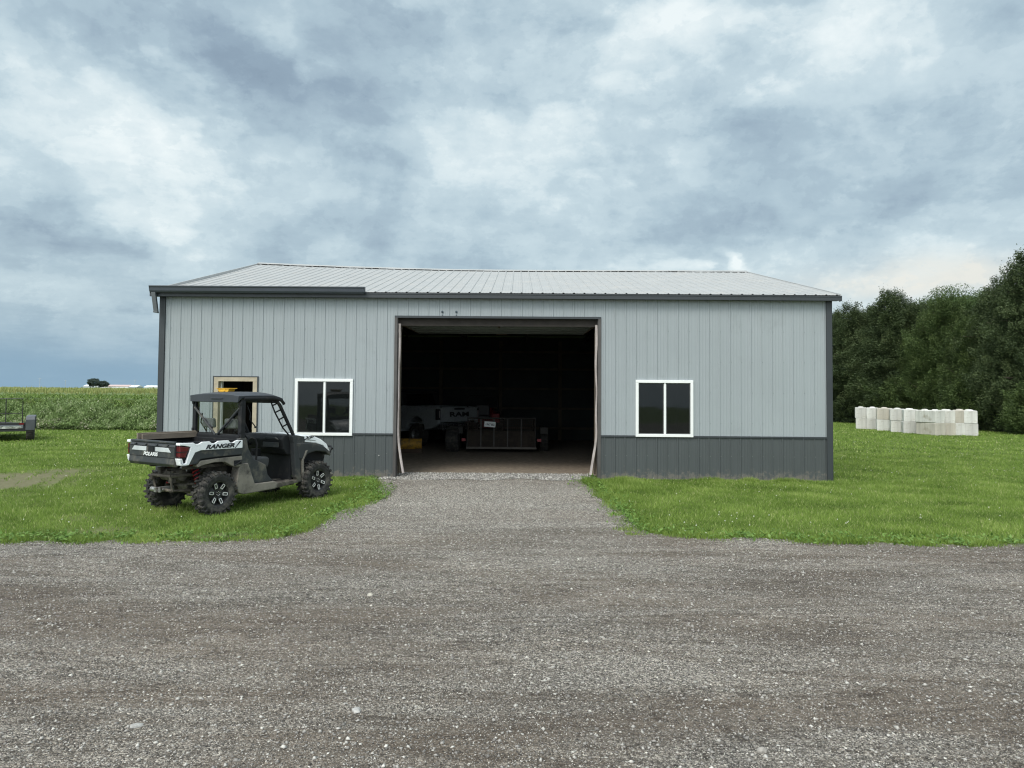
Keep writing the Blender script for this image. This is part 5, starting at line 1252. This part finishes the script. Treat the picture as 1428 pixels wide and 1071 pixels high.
tree('broadleaf_tree', BR[0], 7, 1376, 396, 50, .85, 2.8, 'second airy broadleaf tree close behind the tallest spruce', 2.6)
# undergrowth below the row: one leafy mass nobody could count
g = np.random.default_rng(77); n = 26000
px_ = g.uniform(1150, 1640, n); Yq = np.where(px_ < 1430, 52.0-(px_-1160)/270*13.5, 38.5)+g.uniform(-2.2, .8, n); xx = (px_-723)/FPX*Yq
hh = g.random(n)**1.1*(.9+.7*np.sin(px_*.05)**2)
D = g.normal(0, 1, (n, 3)); S = g.normal(0, 1, (n, 3))
V, F, T = leaves(np.stack([xx, Yq, hh], 1), D, S, g.uniform(.14, .3, n), g.uniform(.05, .1, n), g.random(n)*.45)
tag(fastobj('undergrowth', fastmesh('undergrowth', V, F, F1, T)), 'dark leafy undergrowth at the foot of the evergreen row', 'undergrowth', kind='stuff')

# ================================================================== CORN AND WEEDS ON THE LEFT
cornm = attrmat('corn', [(0, (.045,.075,.018)), (.35, (.095,.155,.034)), (.6, (.165,.25,.055)), (.8, (.30,.34,.11)), (1, (.48,.46,.20))], patch=(.12, .25), rough=.6, transl=.3)
weedm = attrmat('weeds', [(0, (.045,.065,.032)), (.3, (.095,.145,.045)), (.55, (.18,.26,.085)), (.8, (.31,.39,.18)), (1, (.46,.43,.32))], patch=(.35, .35), rough=.7, transl=.25)
def lowbound(Y): return Y
# corn plants
Wy = inv(120, 600, Z=0).y             # where the mown lawn ends
Yc0 = Wy+3.2; HC = inv(120, 544.5, Y=Yc0).z
def plants(n, Y0, Y1, leafn, lw, ll, pw=1.0):
    g = np.random.default_rng(int(Y0*10)); Yq = Y0+(Y1-Y0)*g.random(n)**pw
    Yq = np.floor(Yq/.76)*.76+g.normal(0, .04, n)
    pxx = g.uniform(-190, 330 if Y0 < 100 else 260, n); xx = (pxx-723)/FPX*Yq
    H = HC*(1+g.normal(0, .035, n))
    C, D, S, L, Wd, T = [], [], [], [], [], []
    for k in range(leafn):
        a = g.uniform(0, 2*np.pi, n); z = H*(.25+.62*k/leafn); out = ll*.32
        d = np.stack([np.cos(a), np.sin(a), np.full(n, .55)], 1)
        p = np.stack([xx, Yq, z], 1); C.append(p+d*out*.7); D.append(d); S.append(np.stack([-np.sin(a), np.cos(a), np.zeros(n)], 1)); L.append(np.full(n, ll*.62)); Wd.append(np.full(n, lw)); T.append(.2+.35*g.random(n)+.12*k/leafn)
        d2 = np.stack([np.cos(a), np.sin(a), np.full(n, -.6)], 1)
        C.append(p+d*out*1.35+d2*out*.55); D.append(d2); S.append(S[-1]); L.append(np.full(n, ll*.55)); Wd.append(np.full(n, lw*.8)); T.append(.25+.35*g.random(n)+.12*k/leafn)
    for k in range(4):    # tassel
        a = g.uniform(0, 2*np.pi, n); d = np.stack([np.cos(a)*.35, np.sin(a)*.35, np.ones(n)], 1)
        C.append(np.stack([xx, Yq, H*.93], 1)+d*.09); D.append(d); S.append(np.stack([-np.sin(a), np.cos(a), np.zeros(n)], 1)); L.append(np.full(n, .26)); Wd.append(np.full(n, lw*.32)); T.append(.68+.32*g.random(n))
    C, D, S, L, Wd, T = map(np.concatenate, (C, D, S, L, Wd, T)); return leaves(C, D, S, L, Wd, T)
parts = [plants(2600, Yc0, 48, 6, .075, .55), plants(2600, 48, 75, 3, .12, .6), plants(4200, 75, 180, 1, .22, .7), plants(5200, 180, 650, 1, .6, .9, 1.3)]
Vs, Fs, Ts, o_ = [], [], [], 0
for V, F, T in parts: Vs.append(V); Fs.append(F+o_); Ts.append(T); o_ += len(V)
tag(fastobj('corn_field', fastmesh('corn_field', np.concatenate(Vs), np.concatenate(Fs), cornm, np.concatenate(Ts))), 'tasselled green corn field stretching to the horizon behind the weeds', 'corn', kind='stuff')
# the field's closed canopy below the tassels
m = MB(); xs_ = [(-900, 0), (0, 0)]
m.add([(-75, Yc0+1.2, HC*.74), (-2, Yc0+1.2, HC*.74), (-2, 90, HC*.84), (-140, 90, HC*.84), (120, 1400, HC*.93), (-1700, 1400, HC*.93), (-75, Yc0+1.2, .0), (-2, Yc0+1.2, 0)], [(0,1,2,3), (3,2,4,5), (6,7,1,0)])
cm, nt, b, out = nt_new('corn_canopy'); P = geopos(nt)
c = ramp(nt, noise(nt, P, 3, 8, .7), [(.3, (.04,.065,.015)), (.5, (.10,.15,.035)), (.7, (.20,.24,.08))]); nt.links.new(c, b.inputs['Base Color']); b.inputs['Roughness'].default_value = .9
tag(m.build('corn_canopy', cm), 'closed leaf canopy of the corn field', 'corn', kind='stuff')
# weeds strip
g = np.random.default_rng(5); n = 120000
pxx = g.uniform(-200, 330, n); q = g.random(n); Yq = Wy+3.4*q; xx = (pxx-723)/FPX*Yq
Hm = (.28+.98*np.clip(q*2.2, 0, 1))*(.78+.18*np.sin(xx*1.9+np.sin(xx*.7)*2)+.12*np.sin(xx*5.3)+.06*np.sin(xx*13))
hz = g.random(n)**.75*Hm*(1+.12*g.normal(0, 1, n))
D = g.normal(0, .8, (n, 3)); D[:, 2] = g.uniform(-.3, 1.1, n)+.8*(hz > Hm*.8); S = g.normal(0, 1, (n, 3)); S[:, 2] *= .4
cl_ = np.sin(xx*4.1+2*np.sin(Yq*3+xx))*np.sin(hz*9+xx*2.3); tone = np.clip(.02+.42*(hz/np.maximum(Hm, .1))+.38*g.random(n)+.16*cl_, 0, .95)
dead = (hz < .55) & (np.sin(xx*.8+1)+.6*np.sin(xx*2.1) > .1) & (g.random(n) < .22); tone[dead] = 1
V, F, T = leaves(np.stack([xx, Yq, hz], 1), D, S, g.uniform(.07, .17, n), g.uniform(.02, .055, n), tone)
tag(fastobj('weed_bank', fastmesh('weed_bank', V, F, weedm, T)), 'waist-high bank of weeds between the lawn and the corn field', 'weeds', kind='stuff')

# ================================================================== FAR HORIZON
FY = 760
def far(px): return (px-723)/FPX*FY
fw = pm('far_white', (.72,.74,.75), .7); fp = pm('far_pink', (.52,.40,.38), .7); fg = pm('far_grey', (.40,.44,.47), .7)
def shed(p0, p1, ptop, wallc, roofc, label, depth=12):
    x0, x1 = far(p0), far(p1); zt = inv((p0+p1)/2, ptop, Y=FY).z; e = empty('farm_shed', ((x0+x1)/2, FY, 0), 0, label, 'farm building', 'farm buildings on the horizon'); w = (x1-x0)/2
    ze = zt*.66
    m = MB(); m.b2((-w, 0, 0), (w, depth, ze)); m.build('wall', wallc, e)
    m = MB(); m.prism([(-.4, ze), (depth/2, zt), (depth+.4, ze)], -w-.3, w+.3, 'x'); m.build('roof', roofc, e)
shed(113, 123, 536.3, fg, fw, 'small white roofed shed at the left end of the far farm')
shed(124, 134, 536.6, fg, fw, 'white roofed shed just left of the far round tree')
shed(137, 177, 536.4, fw, fp, 'long pinkish roofed shed right of the far round tree')
shed(178, 189, 537.0, fg, fw, 'small white roofed shed right of the long pinkish one')
shed(199, 222, 537.4, fw, fw, 'long white shed nearest the left corner of the barn')
me_b = BR[1]
e = empty('round_tree', (far(140), FY-15, 0), 0, 'dark round tree alone on the horizon beside the farm sheds', 'tree'); zt = inv(140, 526.5, Y=FY-15).z; e.scale = (zt/8*.95, zt/8*.95, zt/8*1.0)
FF = fol('hazed_leaves', [(.05,.075,.07), (.07,.10,.085), (.09,.12,.10), (.12,.15,.12)])  # bluish, lightened leaf tones: distance haze put into the colour
a_, b2_ = me_b[0].copy(), me_b[1]; a_.materials.clear(); a_.materials.append(FF)
for nm, me in (('crown', a_), ('trunk', b2_)):
    o = bpy.data.objects.new(nm, me); col.objects.link(o); o.parent = e
e2 = empty('round_tree', (far(149), FY-10, 0), 1, 'lower dark tree merging with the round tree on the horizon', 'tree'); zt = inv(149, 530, Y=FY-15).z; e2.scale = (zt/8*1.05, zt/8*.95, zt/8)
for nm, me in (('crown', a_), ('trunk', b2_)):
    o = bpy.data.objects.new(nm, me); col.objects.link(o); o.parent = e2
for k, (px, pt, Y, lab) in enumerate([(52, 527, 520, 'faint utility pole on the horizon above the landscape trailer'), (88, 530, 600, 'faint utility pole on the horizon left of the farm sheds'), (186, 529, 600, 'faint utility pole on the horizon above the white sheds')]):
    x = (px-723)/FPX*Y; zt = inv(px, pt, Y=Y).z; e = empty('utility_pole', (x, Y, 0), 0, lab, 'utility pole', 'utility poles on the horizon')
    m = MB(); m.tube([(0, 0, 0), (0, 0, zt)], [.2, .13], 6); m.build('pole', fg, e); m = MB(); m.box((0, 0, zt-.6), (2.4, .12, .14)); m.build('crossarm', fg, e)
